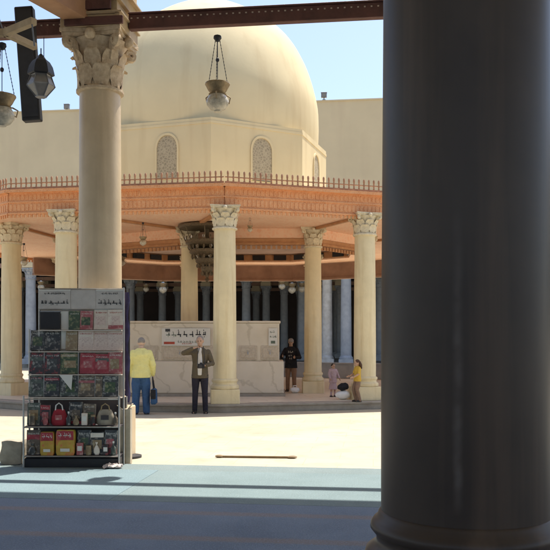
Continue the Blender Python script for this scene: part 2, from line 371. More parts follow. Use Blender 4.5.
for i in range(no):
    a, b = edge(i, outer); d = b-a; ln = d.length; ang = math.atan2(d.y, d.x); n = int(ln/.125); nrm = Vector((d.y,-d.x)).normalized()
    c = (a+b)/2+nrm*.06; mb.box((c.x, c.y, 5.24), (ln, .03, .022), ang); mb.box((c.x, c.y, 5.12), (ln, .04, .05), ang)
    for k in range(n):
        p = a + d*((k+.5)/n) + nrm*.06
        mb.lathe([(.022,5.10),(.022,5.17),(.014,5.19),(.024,5.24),(.016,5.28),(.024,5.31),(.024,5.36),(.008,5.385)], 6, (p.x,p.y,0))
mb.build('cresting', M['spindle'], pav, world=True)
# inner ring beams with scalloped valance
mb = MB(); up = MB(); ni = len(inner)
for i in (7,0,1):
    a, b = Vector(inner[i]), Vector(inner[(i+1)%ni]); d = b-a; ln = d.length; ang = math.atan2(d.y, d.x); c = (a+b)/2
    up.box((c.x,c.y,4.465), (ln-.02,.12,.265), ang); mb.box((c.x,c.y,4.24), (ln-.02,.15,.17), ang); mb.box((c.x,c.y,4.18), (ln-.62,.2,.06), ang)
    n = int((ln-.6)/.13)
    for k in range(n):
        p = a + d*((.3+(ln-.6)*(k+.5)/n)/ln); mb.box((p.x,p.y,4.09), (.085,.05,.09), ang)
mb.build('ring_beam', M['valance'], pav, world=True); up.build('painted_frieze', M['soffit'], pav, world=True)
# painted joists radiating under the ceiling
for (x,y),(x2,y2) in (((-1.13,18.1),(-2.3,21.4)),((2.14,19.2),(1.02,21.4)),((-4.86,18.8),(-2.4,21.5)),((-6.8,20.8),(-6.2,23.9)),((5.6,22),(2.9,24))):
    mb = MB(); mb.bar((x,y,4.565),(x2,y2,4.565),.09,.06); mb.build('joist', M['valance'], pav, world=True)
# drum
RD = 3.66; TH = math.radians(5)
oct_ = [(PC.x+RD*math.sin(TH+k*PI/4), PC.y-RD*math.cos(TH+k*PI/4)) for k in range(8)]
drum = MB(); drum.prism(oct_, 5.03, 7.56); drum = drum.build('drum', M['dome'], pav, world=True)
mb = MB(); mb.prism([(PC.x+(x-PC.x)*1.004, PC.y+(y-PC.y)*1.004) for x, y in oct_], 7.40, 7.47)
mb.build('drum_moulding', M['dome'], pav, world=True)
def arch_poly(w, h, n=8):
    pts = [(-w/2,0),(w/2,0)]; hs = h-w*.62
    for i in range(n+1):
        t = i/n; a = t*PI*.5; pts.append((w/2*math.cos(a)**.9 if i < n else 0, hs+(h-hs)*math.sin(a)))
    for i in range(n-1, -1, -1):
        t = i/n; a = t*PI*.5; pts.append((-w/2*math.cos(a)**.9, hs+(h-hs)*math.sin(a)))
    return pts
for k in range(8):
    a, b = Vector(oct_[k]), Vector(oct_[(k+1)%8]); c = (a+b)/2; d = (b-a).normalized(); nrm = Vector((d.y,-d.x)); c = c + d*.12
    R = Matrix(((d.x, nrm.x, 0),(d.y, nrm.y, 0),(0,0,1)))
    def place(poly, y0, y1, z0, mm, name, par):
        mb = MB(); A = [mb.bm.verts.new(Vector((c.x,c.y,z0)) + R @ Vector((x, y0, z))) for x, z in poly]; B = [mb.bm.verts.new(Vector((c.x,c.y,z0)) + R @ Vector((x, y1, z))) for x, z in poly]
        n = len(poly)
        for i in range(n): mb._f([A[i], A[(i+1)%n], B[(i+1)%n], B[i]])
        mb._f(A[::-1]); mb._f(B); o = mb.build(name, mm, par, world=False)
        o.matrix_parent_inverse = Matrix.Translation(-PC); return o
    w_ = place(arch_poly(.60,1.18), -.03, .012, 5.98, M['grille'], 'window', pav)
    # raised surround
    mb = MB(); pin = arch_poly(.60,1.18); pout = [(x*1.16, z*1.05) for x, z in pin]
    fr = []
    for pl, y in ((pin,.004),(pin,.035),(pout,.035),(pout,.0)):
        fr.append([mb.bm.verts.new(Vector((c.x,c.y,5.98)) + R @ Vector((x, y, z))) for x, z in pl])
    for A, B in zip(fr, fr[1:]):
        for i in range(len(A)): mb._f([A[i], A[(i+1)%len(A)], B[(i+1)%len(A)], B[i]])
    f_ = mb.build('window_frame', M['dome'], w_); f_.matrix_parent_inverse = Matrix.Identity(4)
# dome
pr = [(3.36,7.42),(3.385,7.8),(3.39,8.2),(3.36,8.75),(3.24,9.3),(3.06,9.85),(2.85,10.3),(2.6,10.7),(2.28,11.05),(1.9,11.35),(1.42,11.65),(.88,11.92),(.42,12.12),(.15,12.25),(.10,12.3)]
def smooth_prof(p, n=3):
    out = []
    for i in range(len(p)-1):
        p0 = p[max(i-1,0)]; p1 = p[i]; p2 = p[i+1]; p3 = p[min(i+2,len(p)-1)]
        for k in range(n):
            t = k/n; out.append(tuple(.5*((2*p1[j])+(-p0[j]+p2[j])*t+(2*p0[j]-5*p1[j]+4*p2[j]-p3[j])*t*t+(-p0[j]+3*p1[j]-3*p2[j]+p3[j])*t**3) for j in (0,1)))
    return out+[p[-1]]
mb = MB(); mb.lathe(smooth_prof(pr), 72, PC); dome = mb.build('dome', M['dome'], pav, world=True)
mb = MB(); mb.lathe([(.05,12.28),(.05,12.45),(.13,12.55),(.13,12.62),(.04,12.72),(.09,12.82),(.03,12.92),(.005,13.3)], 12, PC)
fo = mb.build('finial', M['brass'], dome); fo.matrix_parent_inverse = Matrix.Translation(-PC)

# fountain tank
TC = Vector((-1.74, 20.95, .187))
tank = empty('ablution_fountain', TC, 'veined cream marble ablution tank with carved panels standing between the pavilion columns', 'fountain')
mb = MB(); mb.box((0,0,.035), (4.0,1.9,.07)); mb.build('plinth', M['kerb'], tank)
mb = MB(); mb.box((0,-.0,.475), (3.92,1.78,.81)); mb.build('basin', M['tank'], tank, bevel=.02)
mb = MB(); mb.box((-.04,0,1.36), (3.78,1.5,.96)); mb.box((-.04,0,1.87), (3.84,1.56,.05)); mb.build('tank_body', M['tank'], tank, bevel=.008)
for x0, x1 in ((162,198),(200,216),(239,257),(261,279),(134,158)):
    xa = (x0-CX)/F*20.2-TC.x; xb = (x1-CX)/F*20.2-TC.x
    mb = MB(); mb.box(((xa+xb)/2,-.76,1.09), (xb-xa,.03,.36)); mb.box(((xa+xb)/2,-.78,1.09), (xb-xa-.1,.02,.26)); p_ = mb.build('carved_panel', M['tank_frame'], tank, bevel=.006)
    mb = MB(); xc = (xa+xb)/2; mb.tube([(xc,-.78,1.1),(xc,-.86,1.1),(xc,-.87,1.05)], .018, 8); mb.box((xc,-.83,1.14),(.07,.015,.015)); mb.build('tap', M['chrome'], p_)

def glyphs(mb, x0, x1, z, y, h, seed, th=.004):   # cursive lettering: baseline strokes, uprights and dots
    r = random.Random(seed); x = x0
    while x < x1-h*.3:
        w = h*r.uniform(.5,1.5); w = min(w, x1-x)
        mb.box((x+w/2, y, z), (w, th, h*.22))
        for _ in range(r.randint(1,2)): mb.box((x+r.uniform(.1,.9)*w, y, z+h*.3), (h*.16, th, h*r.uniform(.5,.9)))
        if r.random() < .5: mb.box((x+w*.5, y, z-h*.42), (h*.18, th, h*.18))
        if r.random() < .5: mb.box((x+w*.3, y, z+h*.85), (h*.18, th, h*.18))
        if r.random() < .4: mb.box((x+w*.85, y, z-h*.25), (h*.2, th, h*.4))
        x += w + h*r.uniform(.15,.5)
M['ink'] = mat('dark_ink', (.08,.08,.085), .8, scale=9); M['inkg'] = mat('grey_green_ink', (.16,.20,.15), .8, scale=9); M['inkr'] = mat('red_ink', (.55,.10,.06), .8, scale=9)
M['paper'] = mat('white_paper', (.74,.71,.64), .8, var=.05, scale=5); M['paperg'] = mat('grey_print', (.60,.55,.50), .8, var=.1, scale=9)
bo = empty('banner', W(186,337,20.15), 'white banner with dark lettering and a red patch hung on the marble tank', 'banner')
mb = MB(); mb.box((0,0,0), (1.22,.012,.44)); mb.build('cloth', M['paper'], bo)
mb = MB(); glyphs(mb, -.22, .5, .06, -.008, .13, 3); mb.box((-.46,-.008,.17),(.12,.004,.07)); mb.build('lettering', M['ink'], bo)
mb = MB(); glyphs(mb, -.5, -.24, .05, -.008, .09, 5); glyphs(mb, -.2, .45, -.13, -.008, .05, 8); mb.build('small_lettering', M['inkg'], bo)
mb = MB(); mb.box((-.42,-.008,-.15),(.27,.004,.06)); glyphs(mb, -.1,.15,-.17,-.009,.03,9); mb.build('red_patch', M['inkr'], bo)
bo = empty('notice', W(273,337,20.15), 'small white notice with grey marks at the right end of the fountain tank', 'notice')
mb = MB(); mb.box((0,0,0), (.22,.01,.44)); mb.build('sheet', M['paper'], bo)
mb = MB(); glyphs(mb,-.08,.08,.12,-.008,.05,2); glyphs(mb,-.08,.08,.0,-.008,.05,12); mb.box((0,-.008,-.13),(.11,.004,.07)); mb.build('print', M['inkg'], bo)

# chandelier under the pavilion ceiling
ch = empty('chandelier', W(207,340,20.85).xy.to_3d()+Vector((0,0,4.59)), 'large dark bronze tiered chandelier with white lamps hanging under the pavilion ceiling', 'chandelier')
mb = MB(); mb.lathe([(.72,-.10),(.76,-.07),(.76,-.03),(.70,-.012),(.70,-.004)], 32); mb.lathe([(.06,-.9),(.06,-.1)], 10)
mb.build('canopy', M['chand'], ch)
for r, z, h in ((.56,-.48,.24),(.46,-.72,.2),(.3,-.95,.2),(.16,-1.15,.16)):
    mb = MB(); mb.lathe([(r*.62,z-.1),(r*.9,z-.04),(r,z+.0),(r,z+.07),(r*.96,z+.07),(r*.9,z+.0),(r*.5,z-.05)], 24)
    n = max(8, int(r*34))
    for k in range(n):
        a = 2*PI*k/n; c_, s_ = math.cos(a), math.sin(a); mb.tube([(r*c_,r*s_,z+.06),(r*1.05*c_,r*1.05*s_,z+.12),(r*c_,r*s_,z+.17)], .014, 5)
        mb.lathe([(.004,z-.17),(.03,z-.12),(.02,z-.06)], 6, (r*.85*c_, r*.85*s_, 0))
    tier = mb.build('tier', M['chand'], ch)
    mb = MB()
    for k in range(0, n, 2):
        a = 2*PI*k/n; mb.ell((r*.98*math.cos(a), r*.98*math.sin(a), z+.14), (.03,.03,.045), 8, 6)
    mb.build('lamp', M['whiteglass'], tier)
mb = MB()
for k in range(8):
    a = k*PI/4; mb.tube([(.7*math.cos(a),.7*math.sin(a),-.1),(.56*math.cos(a),.56*math.sin(a),-.42)], .012, 5)
mb.lathe([(.003,-1.5),(.06,-1.42),(.03,-1.36),(.07,-1.3),(.04,-1.2)], 10)
mb.build('hanging_frame', M['chand'], ch)

# ================================================================== FAR HALL across the courtyard
FO = (0.0, 45.0)
def fuv(u, v): return Vector((FO[0]+u*math.cos(RHO)+v*math.sin(RHO), FO[1]-u*math.sin(RHO)+v*math.cos(RHO), 0))
fo_ = Vector((0,45,0))
far = empty('mosque_arcade', fo_, 'long beige arcaded prayer hall with grey columns and brown beams across the courtyard', 'building')
far.rotation_euler.z = -RHO
def fb(mb, u, v, z, du, dv, dz): return mb.box((u, v, z), (du, dv, dz))
mb = MB(); mb.box((0,.3,10.95), (110,.7,7.9)); mb.box((0,.3,14.93),(110,.8,.08)); mb.build('facade_wall', M['plaster'], far)
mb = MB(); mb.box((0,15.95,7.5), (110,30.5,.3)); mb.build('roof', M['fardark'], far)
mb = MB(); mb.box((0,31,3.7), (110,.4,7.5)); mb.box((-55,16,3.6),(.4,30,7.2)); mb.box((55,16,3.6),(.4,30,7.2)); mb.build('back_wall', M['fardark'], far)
mb = MB(); mb.box((0,15.6,.10), (110,31,.2)); mb.build('hall_step', M['kerb'], far)
mb = MB()
for v_ in (0,10,17,24): mb.box((0,v_+.3,5.98), (110,.3,.26))
mb.build('tie_beam', M['farbeam'], far)
mb = MB()
mb.box((0,.3,6.93),(110,.5,.14)); mb.build('lintel', M['farbeam'], far)
def fcol(px, D, m, r=.31):
    u = (px-CX)/F*D; v = D-45+u*math.tan(RHO); v0 = v*math.cos(RHO); 
    p = Vector((u, D-45, 0)); p = Matrix.Rotation(RHO, 3, 'Z') @ p
    mb = MB(); mb.lathe([(r,.55),(r*.98,2.5),(r*.9,4.95)], 20); o = mb.build('column', m, far, (p.x, p.y+.1, .2))
    mb = MB(); mb.box((0,0,.16),(r*2.6,r*2.6,.32)); mb.lathe([(r*1.25,.32),(r*1.25,.42),(r*1.1,.46),(r*1.0,.55)], 16); mb.build('column_base', m, o, bevel=.01)
    c_ = capital(r*.9, .62, r*1.25, 4.95); c_.build('capital', m, o, angle=50)
    mb = MB(); mb.box((0,0,5.88-.15), (.75,.75,.28)); mb.box((0,0,6.3), (.62,.62,.86)); mb.build('impost', M['plaster'], o)
    return o
far_front = [(346,45),(327,45.6),(228,45),(112,45.6),(30,46.5),(-45,47),(440,44),(520,43.5)]
for px, D in far_front: fcol(px, D, M['stonegrey'] if px != 327 else M['white_stone'])
for px, D in ((246,55),(130,56),(302,55),(64,56.5),(380,54)): fcol(px, D, M['stonegrey'])
for px, D in ((266,62),(162,63),(284,62),(96,63.5),(20,64),(340,61.5),(206,62.5)): fcol(px, D, M['stonegrey'])
for px, D in ((140,69),(178,69),(256,69),(336,68),(300,68.6),(46,70)): fcol(px, D, M['stonegrey'])
# wall panels between tie beam and lintel (dark gaps in between)
mb = MB()
for a, b in ((120,145),(158,171),(236,248),(62,80),(18,34),(262,264),(285,287),(312,330),(352,372)):
    ua, ub = (a-CX)/F*45.2, (b-CX)/F*45.2; mb.box(((ua+ub)/2,.28,6.49), (ub-ua,.24,.72))
mb.build('infill_panel', M['farbeam'], far)
# floodlights on the parapet
def flood(px, py, D, label):
    p = W(px, py, D); e = empty('floodlight', (p.x, p.y, 14.97), label, 'floodlight', 'floodlights on the far parapet', rz=-RHO); e.scale = (.62,.62,.62)
    mb = MB(); mb.tube([(0,0,0),(0,0,.22)], .05, 8); mb.box((0,0,.02),(.3,.2,.04)); mb.build('bracket', M['greymetal'], e)
    mb = MB(); mb.box((0,-.05,.42), (.5,.3,.42)); mb.box((0,-.05,.65),(.56,.36,.04)); h_ = mb.build('housing', M['greymetal'], e, bevel=.03)
    mb = MB(); mb.box((0,-.21,.42),(.4,.02,.32)); mb.build('lens', M['greyglass'], h_)
flood(67,110,46.8,'small grey floodlight on the parapet left of the near capital'); flood(324,102,44.6,'small grey floodlight on the parapet right of the dome')

# ================================================================== LANTERNS (mosque lamps)
def lantern_proto():
    e = empty('lantern', (0,0,0), 'x', 'lantern')
    mb = MB(); mb.lathe([(.004,1.0),(.05,.98),(.055,.95),(.03,.91),(.01,.90)], 12); mb.tube([(0,0,.9),(0,0,.34)], .005, 6); mb.ell((0,0,.66),(.025,.025,.03),8,6)
    for k in range(3):
        a = k*2*PI/3+.5; mb.tube([(.03*math.cos(a),.03*math.sin(a),.95),(.12*math.cos(a),.12*math.sin(a),.5),(.15*math.cos(a),.15*math.sin(a),.34)], .004, 5)
        for j in range(14):
            t = j/14; mb.ell((.03*math.cos(a)+.12*t*math.cos(a), .03*math.sin(a)+.12*t*math.sin(a), .95-.6*t), (.007,.007,.012), 5, 4)
    mb.build('chain', M['darkmetal'], e)
    mb = MB(); mb.lathe([(.165,.345),(.168,.33),(.15,.30),(.125,.25),(.10,.22),(.095,.21),(.12,.20),(.10,.19)], 20, caps=False)
    mb.lathe([(.165,.345),(.15,.345),(.12,.26)], 20, caps=False)
    for k in range(3):
        a = k*2*PI/3+.5; mb.tube([(.12*math.cos(a),.12*math.sin(a),.21),(.19*math.cos(a),.19*math.sin(a),.18),(.17*math.cos(a),.17*math.sin(a),.10),(.12*math.cos(a),.12*math.sin(a),.12)], .01, 6)
    mb.build('rim', M['brass'], e)
    mb = MB(); mb.lathe([(.03,-.04),(.05,-.035),(.055,-.02),(.10,.0),(.145,.06),(.15,.11),(.125,.165),(.10,.195)], 20); mb.build('bowl', M['milk'], e)
    mb = MB(); mb.ell((0,0,.335), (.07,.07,.06), 12, 8); mb.build('bulb', M['whiteglass'], e)
    return e
lp = lantern_proto()
first = [True]
def lantern(px, py_top, D, label, group, sc=1.0, ztop=None):
    o = lp if first[0] else copy_tree(lp); first[0] = False
    p = W(px, py_top, D); z = ztop if ztop else p.z
    o.location = (p.x, p.y, z-1.0*sc); o.scale = (sc,)*3; o['label'] = label; o['category'] = 'lantern'; o['group'] = group
    return o
lantern(217.5, 34.5, 10.48, 'brass mosque lamp with milky bowl on chains in front of the dome', 'lanterns under the near beam', .98)
lantern(2, 42, 8.05, 'tan mosque lamp on long chains cut by the left edge of the photo', 'lanterns on the hanging frame', .82)
lantern(143, 222, 19.4, 'greyish lantern under the left part of the pavilion eave', 'lanterns around the pavilion', .55)
lantern(250, 215, 19.6, 'small lantern just right of the tall middle pavilion column', 'lanterns around the pavilion', .4)
lantern(24, 243, 19.9, 'pale lantern hanging beside the leftmost pavilion column', 'lanterns around the pavilion', .55)
lantern(122, 246, 24.5, 'lantern hanging at the right edge of the near column shaft', 'lanterns around the pavilion', .7, 4.6)
G = 'lanterns in the far hall'
lantern(163, 268, 46, 'white lantern in the far arcade left of the chandelier', G, 1.5, 5.85)
lantern(282, 268, 46, 'white lantern in the far arcade above the person in black', G, 1.3, 5.85)
lantern(292, 270, 46.3, 'taller white lantern in the far arcade beside the inner column', G, 1.5, 5.85)
lantern(302, 272, 47, 'third far lantern tucked beside the inner column shaft', G, 1.4, 5.85)
lantern(255, 250, 45.0, 'brightest white lantern under the far lintel right of the middle column', G, 1.2, 6.85)
lantern(41, 262, 46.6, 'white lantern in the far arcade left of the near shaft', G, 1.3, 5.85)
lantern(146, 270, 50, 'faint far lantern between two grey columns', G, 1.2, 5.85)

# ================================================================== NEAR HALL (where the camera stands)
def near_column(o, r, label, ms, mcap, tall=4.92, zb=.95, top=True, k=1.0):
    e = empty('stone_column', (o[0],o[1],.004), label, 'column', 'columns of the near hall', rz=-RHO)
    mb = MB(); mb.lathe(smooth_prof([(r,zb),(r*.998,zb+.6),(r*.985,2.2),(r*.955,3.6),(r*.93,tall)], 3), 64); mb.build('shaft', ms, e, angle=60)
    mb = MB(); b0 = zb
    prof = [(r*1.0,b0+.03),(r*1.03,b0+.02),(r*1.05,b0),(r*1.09,b0-.006),(r*1.125,b0-.02),(r*1.13,b0-.035),(r*1.09,b0-.05),(r*1.06,b0-.06),(r*1.055,b0-.085),(r*1.10,b0-.10),(r*1.18,b0-.115),(r*1.22,b0-.15),(r*1.22,b0-.18),(r*1.17,b0-.22),(r*1.17,b0-.25)]
    mb.lathe(prof, 64); mb.build('column_base', ms, e, angle=60)
    mb = MB(); mb.box((0,0,(b0-.25)/2), (r*2.6,r*2.6,b0-.25)); mb.build('pedestal', ms, e, bevel=.015)
    if top: capital(r*.93, .74, r*1.36, tall).build('capital', mcap, e, angle=50)
    return e
LC = uv(0,0); RC = uv(6.3,0)
near_column(LC, .292, 'buff marble column with carved capital behind the magazine rack', M['ncol'], M['ncap'])
near_column(RC, .292, 'buff marble column at the far end of the tie beam, right of the dark column', M['ncol'], M['ncap'])
BC = ((465-CX)/F*2.9, 2.9)
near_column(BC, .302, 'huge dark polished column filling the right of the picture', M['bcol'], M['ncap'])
# impost blocks and piers
def impost(o, label):
    e = empty('impost_pier', (o[0],o[1],5.66), label, 'pier', 'piers above the near columns', rz=-RHO)
    mb = MB(); mb.box((0,0,.085),(.80,.80,.165)); mb.box((0,0,.26),(.70,.70,.18)); mb.build('impost_block', M['paletimber'], e, bevel=.006)
    mb = MB(); mb.box((0,0,1.85),(.78,.78,3.0)); mb.build('pier', M['pier'], e)
    for z, zz in ((.175,.86),(.355,.80),(.50,.90)):
        mb = MB(); mb.box((0,0,z),(zz,zz,.028)); mb.build('moulding', M['paletimber'], e, bevel=.004)
    for z, w_, h_ in ((.06,.78,.10),(.265,.62,.12),(.43,.62,.09)):
        mb = MB(); mb.box((.0-(.70-w_)/2+.02,-.42-.0,z),(w_,.045,h_)); mb.build('board', M['maroon'], e, bevel=.004)
    mb = MB(); mb.box((-.02,-.41,.16),(.72,.03,.02)); mb.box((-.02,-.41,.335),(.66,.03,.02)); mb.build('batten', M['paletimber'], e)
impost(LC, 'stepped timber impost and beige pier above the carved near capital'); impost(RC, 'timber impost and beige pier above the right end column')
impost(BC, 'timber impost and pier above the huge dark column')
def beam(u0, u1, v, z, w_, h_, label, m='maroon', studs=True, grp='tie beams of the near hall'):
    a = uv(u0, v, z); e = empty('tie_beam', a, label, 'beam', grp, rz=-RHO); ln = u1-u0
    mb = MB(); mb.box((ln/2,0,0),(ln,w_,h_)); mb.box((ln/2,-.005,h_/2+.012),(ln,w_+.04,.022)); mb.build('timber', M[m], e, bevel=.006)
    if studs:
        mb = MB(); n = int(ln/.085)
        for k in range(n): mb.box((ln*(k+.5)/n,-w_/2-.004,h_*.22),(.022,.01,.016))
        mb.build('stud_row', M['stud'], e)
    return e
beam(.41, 5.89, 0, 5.835, .11, .19, 'dark maroon tie beam running from the near capital to the right')
beam(-6, -.41, 0, 5.80, .11, .19, 'dark maroon tie beam running left from the near capital')
# timber brace coming towards the camera
e = empty('timber_brace', (-2.5,10.5,5.9), 'orange brown timber beam running forward from the near capital at top left', 'beam')
mb = MB(); mb.bar((0-.05,-.05,.0),(-2.05,-4.4,.0),.30,.30); mb.build('timber', M['timber'], e, bevel=.01)
mb = MB(); mb.bar((0-.05+.0,-.05,.19),(-2.05,-4.4,.19),.36,.07); mb.build('edge_board', M['paletimber'], e, bevel=.01)
# unseen roof slab, edge beam, low back wall; hall left open for fill light
hall = empty('hall_roof', uv(2,-15,9.0), 'flat boarded roof and low unseen back wall of the shaded hall around the camera', 'roof', rz=-RHO)
mb = MB(); mb.box((0,3.2,.15),(36,24.4,.3)); mb.build('roof_slab', M['ceil'], hall)
mb = MB(); mb.box((0,15.1,.1),(36,.5,.22)); mb.build('edge_beam', M['maroon'], hall)
mb = MB(); mb.box((0,-8.8,-7.6),(36,.4,2.8)); mb.build('wall', M['hallwall'], hall)

# column loudspeaker
p0 = W(24.5,8,10.3); p1 = W(32.5,121.5,10.3)
e = empty('column_loudspeaker', p1, 'long narrow black loudspeaker hanging slightly tilted at the upper left', 'loudspeaker')
d = p0-p1
mb = MB(); mb.bar((0,0,0), d, .235, .13); body = mb.build('housing', M['black'], e, bevel=.012)
mb = MB(); q = Vector((0,-.068,0)); mb.bar(q+d*.03, q+d*.97, .20, .012); mb.build('grille', M['darkmetal'], e)
mb = MB(); mb.bar(d*.72+Vector((0,.05,0)), d*.72+Vector((0,.36,0)), .05, .05); mb.build('bracket', M['darkmetal'], e)
# hanging chandelier frame
P = Vector((-2.70,8.0,4.67)); Q1 = Vector((-2.32,7.70,4.67)); Q2 = Vector((-2.51,8.38,4.67)); Cc = Vector((-3.12,8.02,4.67))
e = empty('lamp_frame', Cc, 'pale wooden hanging frame with splayed arms at the top left corner', 'lamp frame')
mb = MB(); 
for a, b, t in ((P,Q1,.07),(P,Q2,.062),(Cc,P,.08)): mb.bar(a-Cc, b-Cc, t, .065)
mb.bar(Vector((0,0,.001)), Vector((-.5,.45,.001)), .07, .065); mb.bar(Vector((0,0,-.001)), Vector((-.5,-.45,-.001)), .07, .065); mb.build('arm', M['paletimber'], e, bevel=.005)
mb = MB(); mb.tube([Q1-Cc+Vector((-.02,0,-.02)), W(34.5,46,7.75)-Cc], .008, 6); mb.tube([(0,0,0),(0,0,4.3)], .012, 6); mb.tube([(.41,-.02,0),(0,0,1.2)], .006, 6); mb.build('rod', M['greymetal'], e)
# hexagonal lantern
p = W(41, 56, 8.36)
e = empty('hexagonal_lantern', (p.x,p.y,p.z-.42), 'grey hexagonal glass lantern hanging beside the long black loudspeaker', 'lantern', 'lanterns on the hanging frame')
mb = MB(); mb.lathe([(.125,.215),(.14,.225),(.135,.25),(.12,.31),(.09,.36),(.05,.39),(.03,.42),(.012,.44)], 6, phase=.3); mb.tube([(0,0,.43),(0,0,.50)], .006, 6); mb.tube([(-.06,0,.36),(-.17,.02,.60)], .004, 5); mb.tube([(.03,0,.40),(.03,0,.62)],.004,5); mb.build('cap', M['darkmetal'], e, angle=20)
mb = MB(); mb.lathe([(.055,.0),(.06,.005),(.14,.10),(.142,.115),(.10,.205),(.11,.214)], 6, phase=.3); mb.build('glass', M['greyglass'], e, angle=20)
mb = MB()
for k in range(6):
    a = .3+k*PI/3; c_, s_ = math.cos(a), math.sin(a); mb.tube([(.058*c_,.058*s_,0),(.143*c_,.143*s_,.105),(.105*c_,.105*s_,.21)], .006, 5)
mb.lathe([(.06,-.012),(.06,.0)], 6, phase=.3); mb.build('frame', M['greymetal'], e)

# ================================================================== MAGAZINE RACK
RY = 10.05
def rx(px): return (px-CX)/F*RY
def rz_(py): return EYE+(HY-py)/F*RY
rc = Vector((rx(74), RY+.15, .004))
rack = empty('magazine_rack', rc, 'tall metal magazine rack packed with books and souvenirs in front of the buff column', 'display rack')
def rbox(mb, x0, x1, y0, y1, dy, th, zoff=0): # picture rectangle on the rack front
    mb.box(((rx(x0)+rx(x1))/2-rc.x, RY+dy-rc.y, (rz_(y0)+rz_(y1))/2-rc.z), (abs(rx(x1)-rx(x0)), th, abs(rz_(y0)-rz_(y1))))
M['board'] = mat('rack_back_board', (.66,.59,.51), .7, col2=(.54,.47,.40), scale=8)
M['rackdark'] = mat('rack_dark_board', (.07,.06,.06), .8, scale=8)  # even dark colour for the lower rack boards and a bag patch
mb = MB(); rbox(mb, 37,121.5, 288.5, 398, .16, .012); mb.build('back_panel', M['board'], rack)
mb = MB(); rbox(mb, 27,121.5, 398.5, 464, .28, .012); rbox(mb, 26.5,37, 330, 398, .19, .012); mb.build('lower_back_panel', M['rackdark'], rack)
mb = MB()
def post(px, yt, dy, r=.012): mb.tube([(rx(px)-rc.x, RY+dy-rc.y, 0), (rx(px)-rc.x, RY+dy-rc.y, rz_(yt)-rc.z)], r, 8)
for px, yt, dy in ((36,287,.14),(122,287,.12),(27,329,.10),(121,395,-.12),(26.5,395,-.12),(27,398,.3),(122,398,.3)): post(px, yt, dy)
for py, dy in ((288,.14),(309,.13),(330,.12)): mb.tube([(rx(36)-rc.x,RY+dy-rc.y,rz_(py)-rc.z),(rx(122)-rc.x,RY+dy-rc.y,rz_(py)-rc.z)], .008, 6)
for py, dy in ((398.5,-.12),(426,-.12),(455,-.12)): mb.tube([(rx(26.5)-rc.x,RY+dy-rc.y,rz_(py)-rc.z),(rx(121.5)-rc.x,RY+dy-rc.y,rz_(py)-rc.z)], .009, 6)
for px in (42,58.5,76.5,93.5,101,117): mb.tube([(rx(px)-rc.x,RY+.08-rc.y,rz_(398)-rc.z),(rx(px)-rc.x,RY+.10-rc.y,rz_(352 if px < 77 else 376)-rc.z)], .006, 6)
mb.build('frame', M['chrome'], rack)
for y0 in (330, 351.5, 374.5, 397.5):
    mb = MB(); rbox(mb, 27 if y0 > 331 else 37, 121, y0, y0+.9, .10, .14); mb.build('shelf', M['board'], rack)
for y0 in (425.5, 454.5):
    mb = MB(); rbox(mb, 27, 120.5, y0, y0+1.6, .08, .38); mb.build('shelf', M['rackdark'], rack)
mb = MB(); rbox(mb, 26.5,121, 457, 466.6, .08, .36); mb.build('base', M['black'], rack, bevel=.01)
def header(x0, x1, y0, y1, seed, label):
    mb = MB(); mb.use(M['paperg']); rbox(mb, x0, x1, y0, y1, .125, .012)
    o = mb.build('header_sign', None, rack); o['label'] = label
    mb = MB(); xa, xb = rx(x0+2)-rc.x, rx(x1-2)-rc.x; z = rz_((y0+y1)/2)-rc.z
    glyphs(mb, xa, xb, z-.05, RY+.115-rc.y, .05, seed); glyphs(mb, xa+.04, xb-.04, z+.07, RY+.115-rc.y, .022, seed+3)
    mb.build('lettering', M['ink'], o)
    mb = MB(); rbox(mb, x0, x1, y0, y0+1.2, .116, .006); mb.build('trim', M['paper'], o)
header(36.5,68,289,308.5,21,'grey header sign with dark lettering at the left'); header(94,121.5,289,308.5,34,'grey header sign with dark lettering at the right')
mb = MB(); rbox(mb, 68.2, 93.8, 289.5, 308.5, .13, .01); mb.build('header_blank', M['paperg'], rack)
mb = MB(); rbox(mb, 38,59, 310.5, 313, .12, .02); rbox(mb, 58.5,66,311,349,.13,.01); mb.build('price_rail', M['paper'], rack)

def cover_mat(name, a, b, c, sc=14):
    m = mat(name, a, .4, col2=b, scale=sc, bump=0, detail=3, spec=.5)
    v = mapped(m); t = N(m, 'ShaderNodeTexNoise'); t.inputs['Scale'].default_value = sc*1.7; t.inputs['Detail'].default_value = 2; L(m, v, t.inputs['Vector'])
    overlay(m, ramp(m, t.outputs['Fac'], .52, .66), c, .7); return m
CM = {
 'black': cover_mat('cover_black', (.03,.03,.03), (.015,.015,.018), (.30,.26,.22)),
 'darkgrey': cover_mat('cover_dark_grey', (.07,.07,.065), (.02,.02,.02), (.40,.38,.34)),
 'darkred': cover_mat('cover_black_and_red', (.05,.03,.03), (.02,.02,.02), (.35,.05,.05)),
 'green': cover_mat('cover_green', (.06,.10,.04), (.03,.05,.025), (.30,.28,.14)),
 'tan': cover_mat('cover_tan', (.34,.24,.12), (.20,.13,.07), (.45,.38,.25)),
 'brown': cover_mat('cover_brown', (.16,.11,.07), (.06,.05,.035), (.40,.32,.22)),
 'red': cover_mat('cover_red', (.38,.03,.04), (.28,.02,.03), (.50,.14,.13), 8),
 'rose': cover_mat('cover_rose', (.42,.12,.12), (.34,.07,.07), (.55,.35,.30)),
 'cream': cover_mat('cover_cream', (.78,.68,.57), (.70,.60,.49), (.66,.50,.42), 22),
 'pinkcream': cover_mat('cover_pink_cream', (.74,.60,.51), (.66,.51,.43), (.54,.38,.32), 26),
 'yellow': cover_mat('cover_yellow', (.58,.38,.05), (.44,.26,.03), (.60,.12,.05), 9),
 'greenish': cover_mat('cover_grey_green', (.10,.12,.09), (.04,.05,.04), (.30,.30,.26)),
}
